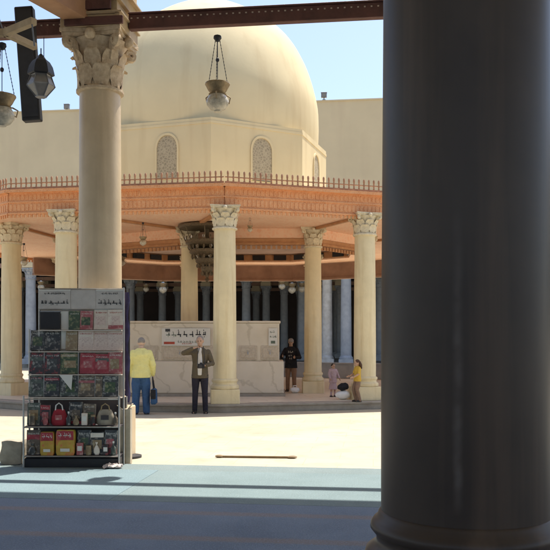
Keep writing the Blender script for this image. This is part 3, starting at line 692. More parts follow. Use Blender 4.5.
M['pages'] = mat('book_pages', (.66,.60,.50), .9, var=.1, scale=60)
ROT = random.Random(4)
def book(x0, x1, y0, y1, kind, label, dy=.06, th=.022, tilt=.10, cat='book'):
    w_, h_ = rx(x1)-rx(x0), rz_(y0)-rz_(y1); e = empty('book', ((rx(x0)+rx(x1))/2, RY+dy, rz_(y1)), label, cat, 'books and magazines in the rack')
    e.rotation_euler = (-tilt+ROT.uniform(-.03,.03), ROT.uniform(-.015,.015), ROT.uniform(-.05,.05))
    mb = MB(); mb.box((0,-th/2-.0015,h_/2),(w_,.003,h_)); mb.box((0,th/2+.0015,h_/2),(w_,.003,h_)); mb.box((-w_/2-.0012,0,h_/2),(.0025,th+.006,h_)); 
    mb.build('cover', CM[kind], e, bevel=.0007)
    mb = MB(); mb.box((.002,0,h_/2),(w_-.008,th-.001,h_-.008)); mb.build('page_block', M['pages'], e)
    # picture panel, title and small lines printed on the cover
    mb = MB(); y_ = -th/2-.0042; r = random.Random(hash(label) % 999 if False else int(x0*7+y0))
    glyphs(mb, -w_*.4, w_*.4, h_*.84, y_, max(.012, h_*.06), int(x0+y0), .002)
    mb.build('title', M['paper'] if kind not in ('cream','pinkcream') else M['inkr'], e)
    mb = MB(); alt = r.choice(['tan','rose','darkgrey','brown','green']) if kind not in ('cream','pinkcream','red') else ('pinkcream' if kind != 'red' else 'rose')
    if r.random() < .5:
        b2 = MB(); b2.box((0, y_+.0008, h_*r.choice((.12,.86,.7))),(w_*.98,.002,h_*r.uniform(.1,.22))); b2.build('colour_band', CM[r.choice(['cream','tan','red','darkred','rose','greenish'])], e)
    mb.box((r.uniform(-.08,.08)*w_, y_+.0005, h_*.45),(w_*r.uniform(.5,.72),.002,h_*r.uniform(.32,.5))); mb.build('cover_picture', CM[alt], e)
    return e
B = [ # x0,x1,y0,y1,kind,label,dy
 (67.5,77.5,312,329.5,'green','dark green book in the top row left of the rose one',.10),
 (79,90.5,312,329.5,'rose','rose red book in the top row of the rack',.10),
 (92.5,106.5,310.5,329.5,'cream','left cream booklet in the top row under the right header sign',.11),
 (107,121,310.5,329.5,'cream','right cream booklet in the top row under the right header sign',.11),
 (64.5,75,332,350.5,'tan','tan book at the middle of the second row',.09),
 (77,91,332,350.8,'pinkcream','left pinkish cream booklet in the second row',.10),
 (91.6,106,332,350.8,'pinkcream','middle pinkish cream booklet in the second row',.10),
 (106.6,121,332,350.8,'pinkcream','right pinkish cream booklet in the second row',.10),
 (28.5,41.2,331.5,350.5,'darkgrey','dark grey book at the left end of the second row',.12),
 (43,57.5,331.5,350.5,'black','black book under the empty black panel of the rack',.10),
 (28,41.5,354,374,'darkred','black and red book at the left end of the third row',.09),
 (43,57.8,354,374,'darkred','wider black and red book second from left in the third row',.09),
 (59.5,75.5,354,374,'green','green framed book left of the red books',.09),
 (79,93,354.5,374,'red','upright red book left of the other red ones in the third row',.08),
 (93.5,107,355.5,374,'red','middle red book of the third row',.08),
 (107.5,120.6,353.5,374,'rose','faded red book at the right end of the third row',.09),
 (27.5,41,377,397,'greenish','grey green book at the left end of the fourth row',.08),
 (43,57,378,397,'black','black book second from left in the fourth row',.08),
 (59,76,377.5,397,'darkgrey','large dark grey book in the fourth row below the green one',.08),
 (77.5,92.5,377,397,'brown','brown patterned book in the fourth row',.08),
 (94.5,100.3,378,397,'brown','narrow brown book in the fourth row',.08),
 (102,116.5,377.5,397,'darkgrey','dark grey book at the right end of the fourth row',.08),
 (28.5,40,404,425,'greenish','grey green booklet at the left end of the fifth row',-.02),
 (41.5,50,406,425,'darkred','black and red booklet left of the red bag',-.02),
 (70,82,403,425,'black','black booklet right of the red bag',-.02),
 (84,95,405,425,'brown','brown booklet left of the cream bag',-.02),
 (28.5,40.5,431,454,'brown','brown booklet at the left end of the bottom row',-.04),
 (79,91,431,454,'darkgrey','dark booklet with pale specks right of the yellow packets',-.04),
 (92,104,433,454,'black','black booklet in the bottom row near its right end',-.04),
 (105.5,117,431,454,'darkgrey','dark booklet at the right end of the bottom row',-.04),
]
for b in B: book(b[0]-.6, b[1]+.6, b[2]-1.3, b[3], b[4], b[5], dy=b[6], tilt=ROT.uniform(.04,.16))
def trinket(px, py, w_, h_, kind, mname, name, label, dy=-.07):
    e = empty(name, (rx(px), RY+dy, rz_(py)), label, 'souvenir', 'souvenirs in the lower rack'); m_ = CM[mname]
    mb = MB()
    if kind == 'tin':
        mb.lathe([(w_*.46,0),(w_*.5,.004),(w_*.5,h_*.82),(w_*.46,h_*.84)], 16); mb.build('body', m_, e)
        mb = MB(); mb.lathe([(w_*.51,h_*.80),(w_*.51,h_*.97),(w_*.45,h_)], 16); mb.build('lid', M['brass'], e)
    elif kind == 'bottle':
        mb.lathe([(w_*.4,0),(w_*.5,h_*.06),(w_*.5,h_*.5),(w_*.2,h_*.7),(w_*.15,h_*.86)], 14); mb.build('body', m_, e)
        mb = MB(); mb.lathe([(w_*.19,h_*.86),(w_*.19,h_)], 12); mb.build('cap', M['paper'], e)
    elif kind == 'pouch':
        mb.lathe([(w_*.3,0),(w_*.5,h_*.2),(w_*.46,h_*.5),(w_*.16,h_*.75),(w_*.12,h_*.8),(w_*.26,h_)], 14, sy=.6)
        for v_ in mb.bm.verts: v_.co += Vector((noise.noise(v_.co*40+Vector((px,0,0))),noise.noise(v_.co*43),0))*.012
        mb.build('body', m_, e); mb = MB(); mb.lathe([(w_*.17,h_*.74),(w_*.17,h_*.79)], 12, sy=.62); mb.build('cord', M['brass'], e)
    else:
        mb.box((0,0,h_/2),(w_,.05,h_)); mb.build('body', m_, e, bevel=.003)
        mb = MB(); mb.box((0,-.027,h_*.55),(w_*.7,.004,h_*.4)); mb.build('label_patch', M['paper'], e)
for t_ in ((34,424.5,.075,.15,'tin','brown','tin','brown tin in front of the leftmost booklet of the fifth row'),
 (47,424.5,.07,.13,'pouch','rose','pouch','rose cloth pouch just left of the red bag'),
 (70,424.5,.06,.17,'bottle','darkgrey','bottle','dark bottle with a white cap touching the red bag on its right'),
 (77.5,424.5,.08,.12,'pouch','tan','pouch','tan pouch in front of the black booklet of the fifth row'),
 (86,424.5,.07,.15,'box','cream','box','small cream box left of the cream bag'),
 (94.5,424.5,.06,.13,'tin','darkred','tin','black and red tin touching the cream bag on its left'),
 (116.5,424.5,.06,.16,'bottle','brown','bottle','brown bottle at the right end of the fifth row'),
 (34,454,.09,.14,'pouch','darkgrey','pouch','dark grey pouch left of the small yellow packet'),
 (81.5,454,.08,.15,'box','rose','box','rose box with a white patch right of the large yellow packet'),
 (90,454,.07,.12,'tin','tan','tin','tan tin with a brass lid in the bottom row'),
 (98,454,.08,.16,'pouch','cream','pouch','cream cloth pouch in the bottom row'),
 (107,454,.07,.13,'box','darkred','box','small dark red box near the right end of the bottom row'),
 (114.5,454,.065,.17,'bottle','greenish','bottle','grey green bottle at the right end of the bottom row')):
    trinket(*t_)
# empty black panel
e = empty('display_panel', (rx(48),RY+.1,rz_(330)), 'plain black display panel at the top left of the rack', 'panel')
mb = MB(); mb.box((0,0,.12),(rx(58)-rx(38),.015,rz_(313)-rz_(330))); mb.build('panel', M['black'], e, bevel=.002)
mb = MB(); mb.box((0,.0,.235),(rx(59)-rx(37),.02,.012)); mb.build('edging', M['greymetal'], e)
# white triangular card
e = empty('folded_card', (rx(65),RY+.02,rz_(379)), 'white triangular card leaning over the dark books of the fourth row', 'card')
mb = MB(); A = [(-.08,0,.05),(.09,0,.05),(.075,-.005,-.14)]; vs = [mb.bm.verts.new(Vector(a)) for a in A]; v2 = [mb.bm.verts.new(Vector(a)+Vector((0,.004,0))) for a in A]
mb._f(vs); mb._f(v2[::-1]); [mb._f([vs[i],vs[(i+1)%3],v2[(i+1)%3],v2[i]]) for i in range(3)]; mb.build('card', M['paper'], e)
# bags
def handbag(x, y, w_, h_, mname, label, col):
    e = empty('handbag', (rx(x),RY-.02,rz_(y)), label, 'bag', 'souvenir bags in the rack')
    mb = MB(); prof = [(w_*.42,0),(w_*.5,h_*.15),(w_*.48,h_*.5),(w_*.36,h_*.85),(w_*.28,h_)]
    mb.lathe(prof, 20, sy=.45); mb.build('bag_body', col, e)
    mb = MB(); mb.tube([(-w_*.22,-.02,h_*.95),(-w_*.18,-.03,h_*1.25),(0,-.03,h_*1.4),(w_*.18,-.03,h_*1.25),(w_*.22,-.02,h_*.95)], .008, 7); mb.build('handle', M['paper'] if 'red' in label else M['brass'], e)
    mb = MB(); mb.box((0,-w_*.225,h_*.5),(w_*.4,.01,h_*.3)); mb.build('patch', M['rackdark'] if 'cream' in label else CM['rose'], e)
M['redcloth'] = mat('red_cloth', (.42,.03,.045), .8, scale=10, var=.2); M['creamcloth'] = mat('cream_cloth', (.42,.36,.27), .8, scale=10, var=.2)
handbag(60, 425, .21, .20, '', 'round red cloth bag with a pale handle in the fifth row of the rack', M['redcloth'])
handbag(106, 424.5, .24, .19, '', 'cream souvenir bag with a dark patch in the fifth row of the rack', M['creamcloth'])
# packets
def packet(x0, x1, y0, y1, label, band):
    w_, h_ = rx(x1)-rx(x0), rz_(y0)-rz_(y1); e = empty('packet', ((rx(x0)+rx(x1))/2,RY-.06,rz_(y1)), label, 'packet', 'yellow packets in the rack')
    mb = MB(); n = 8
    for i in range(n):
        pass
    mb.lathe([(.9,0),(1,.12),(1,.85),(.92,.97),(.86,1)], 4, phase=PI/4); mb.xf(Matrix.Diagonal((w_*.7,.06,h_,1))); mb.build('packet_body', CM['yellow'], e, bevel=.004)
    mb = MB(); mb.box((0,-.046,h_*band),(w_*.9,.006,h_*.35)); mb.build('band', CM['red'], e)
    mb = MB(); mb.box((0,-.052,h_*.22),(w_*.5,.004,h_*.12)); glyphs(mb,-w_*.35,w_*.35,h_*band,-.052,h_*.12,int(x0),.003); mb.build('print', M['paper'], e)
packet(42.5,56,431,454.5,'small yellow packet with a red top in the bottom row of the rack',.8)
packet(58,76.5,429,454.5,'large yellow packet with a red and white top in the bottom row of the rack',.78)
# things around the rack
M['sack'] = mat('beige_sack', (.42,.37,.29), .9, col2=(.30,.26,.20), scale=9, bump=.6, bscale=14)
e = W(14,464,10.3)
mb = MB(); mb.box((0,0,.165),(.29,.26,.33)); bm = mb.bm; bmesh.ops.subdivide_edges(bm, edges=bm.edges[:], cuts=5, use_grid_fill=True)
for v_ in bm.verts:
    n_ = noise.noise(v_.co*6)*.025; c_ = Vector((0,0,.16)); d_ = v_.co-c_; k_ = 1-.14*(d_.length/.26)**2; v_.co = c_+d_*k_+d_.normalized()*n_; v_.co.z = max(v_.co.z, 0)
o = mb.build('sack', M['sack'], None, (e.x,e.y,.0)); tag(o, 'lumpy beige sack standing on the ground left of the rack', 'sack')
M['carton'] = mat('pale_carton', (.55,.48,.36), .8, scale=7)
p = W(125.5,463,10.35); e = empty('carton', (p.x,p.y,0), 'pale narrow carton standing upright at the right foot of the rack', 'carton')
mb = MB(); mb.box((0,0,.36),(.15,.14,.71)); mb.build('box', M['carton'], e, bevel=.005)
mb = MB(); mb.box((.0,-.072,.36),(.028,.004,.71)); mb.build('tape', M['brass'], e); 
mb = MB(); mb.bar((-.04,0,.715),(-.10,.0,.76),.13,.006); mb.bar((.04,0,.715),(.09,0,.775),.13,.006); mb.build('flap', M['carton'], e)
M['paperc'] = mat('crumpled_paper', (.74,.62,.56), .9, scale=9, bump=.6)
p = W(115,466,10.0); mb = MB(); mb.ell((0,0,.025),(.12,.07,.03),18,10)
for v_ in mb.bm.verts: v_.co += Vector((noise.noise(v_.co*30),noise.noise(v_.co*34+Vector((5,0,0))),noise.noise(v_.co*31+Vector((0,7,0)))))*.03; v_.co.z = max(v_.co.z,.0)
tag(mb.build('crumpled_paper', M['paperc'], None, (p.x,p.y-.12,.02), angle=10), 'crumpled pinkish paper on the carpet at the right foot of the rack', 'paper')
M['navy'] = mat('navy_cloth', (.045,.04,.12), .8, scale=10, var=.3); 
p = W(127,409,10.9); e = empty('furled_banner', (p.x,p.y,0), 'furled navy cloth on a dark pole standing behind the right edge of the rack', 'banner')
mb = MB(); mb.tube([(-.06,0,.04),(-.06,0,2.32)], .016, 8); mb.tube([(.03,0,.9),(.03,0,2.3)],.012,8); mb.lathe([(.20,.0),(.20,.03),(.03,.05)],20); mb.build('pole', M['darkmetal'], e)
mb = MB(); pr_ = []
for k in range(14): pr_.append((.028+.012*math.sin(k*1.7)+.006*k/14, .75+1.5*(1-k/13)-.0))
mb.lathe(pr_, 12, sx=1.1, sy=.9); mb.build('cloth', M['navy'], e)
# stick on the courtyard floor
p = W(256,457.6,10.85); e = empty('floor_strip', (p.x,p.y,0), 'long thin brown strip with small dark ends lying on the bright courtyard paving', 'strip')
M['strip'] = mat('brown_wood_strip', (.25,.17,.09), .7, scale=10)
mb = MB(); mb.bar((-.46,.03,.015),(.46,-.04,.015),.03,.028); mb.build('rod', M['strip'], e, bevel=.003)
mb = MB(); mb.ell((-.50,.035,.02),(.06,.04,.02),10,6); mb.ell((.49,-.045,.02),(.07,.04,.018),10,6); mb.build('end_piece', M['strip'], e)

# ================================================================== PEOPLE
SK = mat('skin', (.50,.31,.21), .6, var=.06, scale=9, bump=0); SKP = mat('skin_pale', (.58,.40,.29), .6, var=.05, scale=9, bump=0)
def cloth(name, c, sc=9):
    m = mat(name, c, .9, var=.06, scale=sc, bump=.9, bscale=9, spec=.15)
    for n_ in m.node_tree.nodes:
        if n_.type == 'BUMP': n_.inputs['Distance'].default_value = .06
    return m
HAIRD = mat('dark_hair', (.03,.02,.015), .6, scale=40, var=.3, bump=.6, bscale=120); HAIRG = mat('grey_hair', (.30,.27,.24), .7, scale=40, bump=.5, bscale=120); HAIRB = mat('brown_hair', (.12,.055,.025), .6, scale=40, var=.3, bump=.6, bscale=120)
SHOE = mat('dark_shoe', (.03,.027,.025), .5, scale=9); EYE_M = mat('eye', (.03,.02,.02), .3, scale=9)
def remesh(mb, name, m, parent, vox, smooth=2, label=None):
    me = mb.mesh(name); o = bpy.data.objects.new(name, me); COL.objects.link(o)
    md = o.modifiers.new('r', 'REMESH'); md.mode = 'VOXEL'; md.voxel_size = vox; md.use_smooth_shade = True
    ms = o.modifiers.new('s', 'SMOOTH'); ms.factor = .5; ms.iterations = smooth
    dg = bpy.context.evaluated_depsgraph_get(); ev = o.evaluated_get(dg); nm = bpy.data.meshes.new_from_object(ev)
    o.modifiers.clear(); o.data = nm; nm.name = name; nm.materials.clear(); nm.materials.append(m)
    for p_ in nm.polygons: p_.use_smooth = True
    o.parent = parent
    if label: o['label'] = label
    return o
def stack(mb, rows, seg=20):             # torso-like stack of ellipses: (z, cx, cy, rx, ry)
    rings = [[mb.bm.verts.new((cx+a*math.cos(2*PI*k/seg), cy+b*math.sin(2*PI*k/seg), z)) for k in range(seg)] for z, cx, cy, a, b in rows]
    for A, Bq in zip(rings, rings[1:]):
        for k in range(seg): mb._f([A[k], A[(k+1)%seg], Bq[(k+1)%seg], Bq[k]])
    mb._f(rings[0][::-1]); mb._f(rings[-1])
def limb(mb, pts, rad, seg=12):
    mb.tube(pts, rad, seg)
    for p_, r in zip(pts, rad):
        r_ = r if not isinstance(r, tuple) else min(r); mb.ell(p_, (r_,)*3, 12, 8)
def person(loc, rz, H, label, J, cl, lean=0.0, kid=False):
    """faces -Y; J gives joints in fractions of H: elbows, wrists, knees, ankles, fingers' direction, head turn"""
    e = empty('person', loc, label, 'person', rz=rz)
    hs = 1.25 if kid else 1.0            # a child's head is larger
    V = lambda p: Vector(p)*H
    ln = lambda z: -lean*max(0, z-.52)   # torso leans forward along -Y
    sh = {s: V((s*.103, ln(.80), .788)) for s in (-1,1)}; hip = {s: V((s*.052, 0, .50)) for s in (-1,1)}
    el = {-1: V(J['elR']), 1: V(J['elL'])}; wr = {-1: V(J['wrR']), 1: V(J['wrL'])}
    kn = {-1: V(J.get('knR',(-.06,-.01,.28))), 1: V(J.get('knL',(.06,-.01,.28)))}; an = {-1: V(J.get('anR',(-.065,.005,.05))), 1: V(J.get('anL',(.065,.005,.05)))}
    hc = V((J.get('hx',0), ln(.93)+J.get('hy',-.01), J.get('hz',.928)))
    Rh = Matrix.Rotation(J.get('turn',0), 3, 'Z') @ Matrix.Rotation(J.get('nod',0), 3, 'X')
    T = [(.47,.080,.058),(.52,.092,.066),(.58,.083,.056),(.64,.080,.055),(.70,.093,.062),(.76,.105,.064),(.80,.100,.055),(.825,.065,.042),(.84,.034,.034),(.875,.030,.032)]
    b = MB(); stack(b, [(z*H, 0, ln(z)*H, a*H, c*H) for z, a, c in T])
    for s in (-1,1):
        limb(b, [sh[s], sh[s].lerp(el[s],.5), el[s], el[s].lerp(wr[s],.35), wr[s]], [.034*H,.029*H,.024*H,.025*H,.016*H])
        limb(b, [hip[s], hip[s].lerp(kn[s],.45), kn[s], kn[s].lerp(an[s],.35), an[s]], [.056*H,.048*H,.034*H,.035*H,.022*H])
        # foot
        limb(b, [an[s]+V((0,.015,-.028)), an[s]+V((s*.006,-.04,-.034)), an[s]+V((s*.01,-.085,-.038))], [.020*H,.019*H,.014*H])
        # hand: palm, four unequal bent fingers and a thumb
        d = J.get('hdR' if s < 0 else 'hdL'); d = Vector(d).normalized() if d else (wr[s]-el[s]).normalized()
        side = Vector((0,-1,0)) if abs(d.y) < .8 else Vector((0,0,1)); wv = (side - d*side.dot(d)).normalized(); nv = d.cross(wv)*s
        pc = wr[s]+d*.028*H; Rp = Matrix((nv, wv, d)).transposed()
        b.ell(pc, (.011*H,.023*H,.032*H), 12, 8, Rp)
        for i, ln_ in enumerate((.034,.040,.037,.029)):
            base = wr[s]+d*.050*H+wv*(.0165-.011*i)*H; cu = nv*-.008*H
            b.tube([base-d*.01*H, base+d*ln_*.45*H+cu*.3, base+d*ln_*.8*H+cu*1.2, base+d*ln_*1.0*H+cu*2.2], [.0054*H,.0052*H,.0048*H,.004*H], 8)
        tb = wr[s]+d*.018*H+wv*.018*H
        b.tube([tb, tb+wv*.014*H+d*.012*H, tb+wv*.018*H+d*.03*H-nv*.004*H], [.007*H,.0062*H,.005*H], 8)
    # head
    h = H*hs
    b.ell(hc+Vector((0,0,.006*h)), (.044*h,.054*h,.060*h), 18, 12, Rh); b.ell(hc+Rh@Vector((0,-.018*h,-.030*h)), (.033*h,.036*h,.036*h), 14, 10, Rh)
    b.tube([hc+Rh@Vector((0,-.052*h,.008*h)), hc+Rh@Vector((0,-.062*h,-.010*h)), hc+Rh@Vector((0,-.052*h,-.014*h))], [.006*h,.010*h,.008*h], 8)
    b.ell(hc+Rh@Vector((0,-.050*h,-.030*h)), (.016*h,.008*h,.005*h), 10, 6, Rh); b.ell(hc+Rh@Vector((0,-.045*h,.018*h)), (.034*h,.010*h,.006*h), 10, 6, Rh)
    for s in (-1,1): b.ell(hc+Rh@Vector((s*.045*h,.004*h,-.002*h)), (.007*h,.012*h,.018*h), 8, 6, Rh)
    b.tube([V((0,ln(.82),.82)), hc+Vector((0,.01*h,-.03*h))], [.034*H,.030*H], 12)
    remesh(b, 'body', cl.get('skin', SK), e, .0042*max(H,1.0)+.0005, 1)
    mb = MB()
    for s in (-1,1): mb.ell(hc+Rh@Vector((s*.017*h,-.0505*h,.006*h)), (.0075*h,.004*h,.0045*h), 8, 6, Rh)
    mb.build('eyes', EYE_M, e)
    # shirt
    g = cl.get('loose', 1.0)
    if 'top' in cl:
        m = MB(); z0 = cl.get('hem', .46)
        rows = [(z0,.112,.084),(z0+.06,.106,.080),(.58,.102,.076),(.64,.096,.070),(.70,.102,.072),(.76,.112,.074),(.79,.112,.068),(.812,.094,.058),(.832,.062,.048),(.848,.042,.042)]
        stack(m, [(z*H, 0, ln(z)*H, a*H*g, c*H*g) for z, a, c in rows])
        for s in (-1,1):
            if cl.get('sleeve','long') == 'long': pts = [sh[s], sh[s].lerp(el[s],.5), el[s], el[s].lerp(wr[s],.5), el[s].lerp(wr[s],.93)]; rr = [.036,.036,.033,.030,.025]
            else: pts = [sh[s], sh[s].lerp(el[s],.45), sh[s].lerp(el[s],.8)]; rr = [.037,.038,.037]
            limb(m, pts, [r*H*g for r in rr])
            m.ell(pts[-1], (rr[-1]*H*g,)*3, 10, 8)
        remesh(m, cl.get('topname','shirt'), cl['top'], e, .0065*max(H,1), 3)
    if 'under' in cl:                     # light shirt front showing between open jacket edges
        m = MB(); stack(m, [(z*H, 0, (ln(z)-.030)*H, a*H, c*H) for z, a, c in ((.49,.040,.060),(.58,.042,.058),(.68,.044,.056),(.76,.044,.052),(.82,.030,.036),(.845,.022,.026))])
        remesh(m, 'shirt', cl['under'], e, .006*H, 2)
    if 'legs' in cl:
        m = MB(); stack(m, [(z*H, 0, 0, a*H, c*H) for z, a, c in ((.455,.090,.068),(.50,.098,.074),(.54,.086,.064))])
        k = cl.get('legw',1.0); sl = cl.get('leglen',1.0)
        for s in (-1,1):
            if sl >= 1: limb(m, [hip[s]+V((0,0,-.01)), hip[s].lerp(kn[s],.5), kn[s], kn[s].lerp(an[s],.5), an[s]+V((0,0,-.015))], [min(.064*k,.058)*H,.055*H*k,.043*H*k,.040*H*k,.036*H*k])
            else: limb(m, [hip[s]+V((0,0,-.01)), hip[s].lerp(kn[s],.5), hip[s].lerp(kn[s],1.05)], [.062*H*k,.058*H*k,.054*H*k])
        remesh(m, cl.get('legname','trousers'), cl['legs'], e, .0065*max(H,1), 3)
    if 'skirt' in cl:
        m = MB(); stack(m, [(z*H, 0, 0, a*H, c*H) for z, a, c in ((.22,.135,.115),(.35,.115,.095),(.48,.095,.075),(.56,.085,.065))]); remesh(m, 'skirt', cl['skirt'], e, .007*max(H,1), 2)
    for s in (-1,1):
        m = MB(); a = an[s]; m.tube([a+V((0,.035,-.034)), a+V((0,.0,-.030)), a+V((s*.006,-.05,-.033)), a+V((s*.01,-.095,-.037))], [(.026*H,.024*H),(.030*H,.030*H),(.031*H,.026*H),(.026*H,.020*H)], 12)
        m.box(a+V((s*.004,-.03,-.0465)), (.052*H,.135*H,.009*H)); m.build('shoe', cl.get('shoe', SHOE), e, angle=60)
    if 'hair' in cl:
        m = MB(); kind = cl.get('hairkind','short')
        m.ell(hc+Rh@Vector((0,.010*h,.018*h)), (.048*h,.054*h,.053*h), 18, 12, Rh)
        if kind == 'long':
            for dx in (-.03,0,.03): m.tube([hc+Rh@Vector((dx*h,.035*h,.02*h)), hc+Rh@Vector((dx*h*1.2,.05*h,-.05*h)), hc+Rh@Vector((dx*h*1.2,.055*h,-.12*h))], [.028*h,.030*h,.012*h], 10)
        o = remesh(m, 'hair', cl['hair'], e, .005, 1)
    if 'cap' in cl:
        m = MB(); m.ell(hc+Rh@Vector((0,.006*h,.026*h)), (.052*h,.060*h,.048*h), 18, 12, Rh); m.ell(hc+Rh@Vector((0,-.05*h,.028*h)), (.042*h,.045*h,.008*h), 16, 8, Rh); m.build('cap', cl['cap'], e)
    return e
YEL = cloth('pale_yellow_cloth', (.80,.74,.30)); JEAN = cloth('blue_denim', (.055,.115,.24)); OLV = cloth('olive_brown_cloth', (.13,.105,.07)); WHT = cloth('white_cloth', (.70,.66,.60)); DRK = cloth('dark_trouser_cloth', (.035,.032,.045)); BLK = cloth('black_cloth', (.028,.028,.032)); TAN = cloth('tan_cloth', (.34,.21,.14)); PNK = cloth('pale_pink_cloth', (.52,.38,.40)); YO = cloth('strong_yellow_cloth', (.66,.42,.07)); BRN = cloth('brown_trouser_cloth', (.26,.17,.12)); GRY = cloth('grey_cloth', (.35,.34,.34))
# man in yellow, seen from behind
p = W(141,414,17.25); H1 = 1.68
pe = person((p.x,p.y,0), PI+.1, H1, 'person seen from behind in a pale yellow shirt and blue jeans', dict(elR=(-.155,.01,.63), elL=(.155,.01,.63), wrR=(-.150,-.05,.50), wrL=(.150,-.04,.49), hdR=(0,-.2,-1), hdL=(0,-.2,-1), nod=.35, hy=-.035, hz=.915, knR=(-.062,-.01,.28), knL=(.062,-.01,.28), anR=(-.07,.01,.05), anL=(.07,.01,.05)),
    dict(top=YEL, loose=1.16, hem=.47, legs=JEAN, legw=1.22, hair=HAIRG, skin=SKP, topname='long_sleeved_shirt', legname='jeans'), lean=.10)
# bag he holds in his (photo right) hand
BAG = cloth('blue_bag_cloth', (.05,.11,.22)); 
q = W(154,392,17.2); e = empty('shoulder_bag', (q.x,q.y,.22), 'blue and black bag hanging at the right side of the person in yellow', 'bag')
mb = MB(); mb.box((0,0,.17),(.13,.24,.34),taper=.86); mb.build('bag_body', BAG, e, bevel=.03); mb = MB(); mb.box((0,-.125,.22),(.11,.012,.2)); mb.build('pocket', BLK, e, bevel=.004)
mb = MB(); mb.tube([(0,-.08,.33),(-.02,-.06,.48),(-.03,0,.58),(-.02,.06,.48),(0,.08,.33)], .012, 6); mb.build('strap', BLK, e)
# man with a camera, facing us, one hand raised to his face
p = W(200,410.5,18.05-.55); H2 = 1.70
person((p.x,p.y,0), .05, H2, 'person in an open olive jacket and dark trousers raising a hand to the face', dict(elR=(-.205,-.07,.775), wrR=(-.085,-.13,.835), elL=(.16,-.02,.64), wrL=(.075,-.115,.615), hdR=(.9,.1,.25), hdL=(-.8,-.45,.15), nod=.12, turn=-.1, knR=(-.06,-.01,.28), knL=(.062,-.02,.28), anR=(-.068,.0,.05), anL=(.07,-.01,.05)),
    dict(top=OLV, topname='open_jacket', loose=1.0, hem=.45, under=WHT, legs=DRK, legw=.92, hair=HAIRG))
e = empty('camera', (p.x+.05,p.y-.30,1.04), 'small black camera held at the chest of the person in the olive jacket', 'camera')
mb = MB(); mb.box((0,0,0),(.15,.07,.10)); mb.box((0,.0,.06),(.05,.05,.03)); mb.build('camera_body', M['black'], e, bevel=.008)
R90 = Matrix.Rotation(PI/2, 4, 'X'); mb = MB(); mb.lathe([(.036,0),(.036,.05),(.04,.06),(.03,.062)], 18); mb.xf(R90); mb.xf(Matrix.Translation((0,-.034,0))); mb.build('lens', M['darkmetal'], e)
mb = MB(); mb.tube([(-.075,.01,.04),(-.08,.10,.25),(-.05,.22,.42)], .007, 6); mb.tube([(.075,.01,.04),(.06,.10,.25),(.03,.22,.42)], .007, 6); mb.build('neck_strap', M['black'], e)
# person in black tee, bare legs / tan shorts, on the platform
p = W(291,391.5,22.0)
pe = person((p.x,p.y,.187), -.15, 1.46, 'person in a black t-shirt with white print and tan trousers standing beside the fountain tank', dict(elR=(-.175,-.03,.65), wrR=(-.14,-.14,.66), elL=(.17,-.03,.64), wrL=(.10,-.14,.64), hdR=(.3,-1,.1), hdL=(-.5,-1,.1), nod=.25),
    dict(top=BLK, sleeve='long', loose=1.1, hem=.44, legs=TAN, legw=1.0, hair=HAIRD, cap=GRY, topname='t_shirt', legname='tan_trousers'))
mb = MB(); glyphs(mb,-.07,.07,1.08,-.125,.045,4,.01); glyphs(mb,-.06,.06,.98,-.125,.04,6,.01); glyphs(mb,-.03,.04,.90,-.12,.04,7,.01); mb.build('shirt_print', WHT, pe)
p = W(295,392,21.3); e = empty('plastic_bag', (p.x,p.y,.187), 'white plastic bag on the platform at the feet of the person in black', 'bag', 'white bags on the platform')
def pbag(e, w_, h_):
    mb = MB(); mb.ell((0,0,h_*.5),(w_/2,w_*.35,h_*.5),18,12)
    for v_ in mb.bm.verts: v_.co += Vector((noise.noise(v_.co*12),noise.noise(v_.co*13+Vector((3,0,0))),0))*.03; v_.co.z = max(0, v_.co.z)
    mb.build('bag_body', M['whiteglass'], e); mb = MB(); mb.tube([(-.04,0,h_*.9),(-.05,0,h_*1.2),(.03,0,h_*1.25),(.05,0,h_*.9)], .012, 6); mb.build('handle', M['whiteglass'], e)
pbag(e, .28, .16)
# small child in pink
p = W(333,397.5,19.9)
pe = person((p.x,p.y,.187), .5, .84, 'small child in a pale pink dress between the two right pavilion columns', dict(elR=(-.15,-.02,.66), wrR=(-.15,-.09,.55), elL=(.15,-.02,.66), wrL=(.16,-.10,.56), hdR=(0,-.4,-1), hdL=(0,-.4,-1), hz=.90),
    dict(top=PNK, loose=1.15, hem=.42, skirt=PNK, legs=PNK, legw=.8, hair=HAIRD, topname='dress_top', legname='leggings'), kid=True)
p = W(343,397,19.0); e = empty('plastic_bag', (p.x,p.y,.187), 'white plastic bag with a dark jacket on top between the two children', 'bag', 'white bags on the platform')
pbag(e, .36, .22)
mb = MB(); mb.ell((.0,-.02,.30),(.13,.09,.09),16,10)
for v_ in mb.bm.verts: v_.co += Vector((noise.noise(v_.co*14),noise.noise(v_.co*15+Vector((3,0,0))),noise.noise(v_.co*13)))*.04
tag(mb.build('dark_jacket', BLK, None, (p.x,p.y,.19)), 'bundled dark jacket lying on the white bag between the two children', 'jacket')
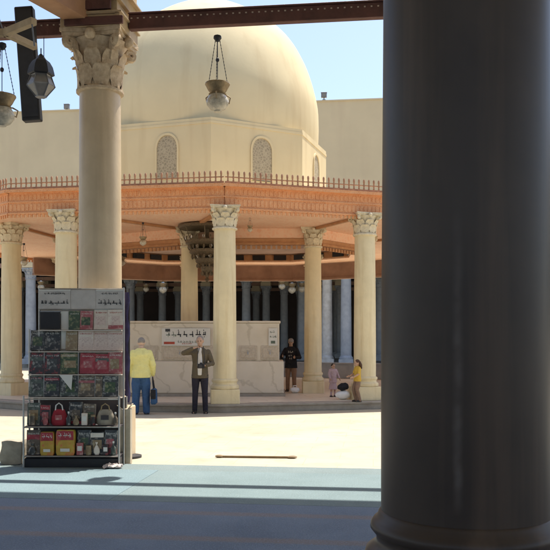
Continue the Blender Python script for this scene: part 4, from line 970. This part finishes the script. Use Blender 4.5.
# girl in yellow
p = W(357.5,402.5,18.35)
pe = person((p.x,p.y,.187), -PI/2+.3, .97, 'child with long brown hair in a yellow t-shirt beside the right pavilion column', dict(elR=(-.15,-.03,.66), wrR=(-.11,-.15,.60), elL=(.15,-.03,.66), wrL=(.11,-.15,.58), hdR=(.1,-1,-.2), hdL=(-.1,-1,-.2), hz=.91, nod=.2, knR=(-.055,-.07,.28), knL=(.06,-.04,.28), anR=(-.06,-.01,.05), anL=(.065,.03,.05)),
    dict(top=YO, sleeve='short', loose=1.05, hem=.48, legs=BRN, legw=1.15, hair=HAIRB, hairkind='long', topname='t_shirt'), kid=True)

# ================================================================== LIGHT, SKY, CAMERA
d = Vector((-.245,-.29,-1))
sun = bpy.data.lights.new('sun', 'SUN'); sun.energy = 3.6; sun.angle = math.radians(.55); sun.color = (1,.955,.87)
so = bpy.data.objects.new('sun', sun); COL.objects.link(so); so.rotation_euler = d.to_track_quat('-Z','Y').to_euler(); so.location = (10,30,30)
w = bpy.data.worlds.new('World'); S.world = w; w.use_nodes = True; nt = w.node_tree; bg = nt.nodes['Background']
sky = nt.nodes.new('ShaderNodeTexSky'); sky.sky_type = 'NISHITA'; sky.sun_disc = False; sky.sun_elevation = math.atan2(1, math.hypot(d.x,d.y)); sky.sun_rotation = math.atan2(.245,.29)
sky.dust_density = 2.2; sky.air_density = 1.0; sky.ozone_density = 1.2
nt.links.new(sky.outputs[0], bg.inputs[0]); bg.inputs[1].default_value = .11
cam = bpy.data.cameras.new('camera'); co = bpy.data.objects.new('camera', cam); COL.objects.link(co); S.camera = co
co.location = (0,0,EYE); co.rotation_euler = (PI/2,0,0); cam.sensor_width = 36; cam.lens = 36*F/550; cam.shift_y = (HY-275)/550; cam.clip_end = 600; cam.clip_start = .05
S.render.engine = 'CYCLES'; S.cycles.max_bounces = 10; S.cycles.diffuse_bounces = 6
S.view_settings.view_transform = 'Standard'; S.view_settings.look = 'None'; S.view_settings.gamma = 1; S.view_settings.use_curve_mapping = False
S.view_settings.exposure = 1.15
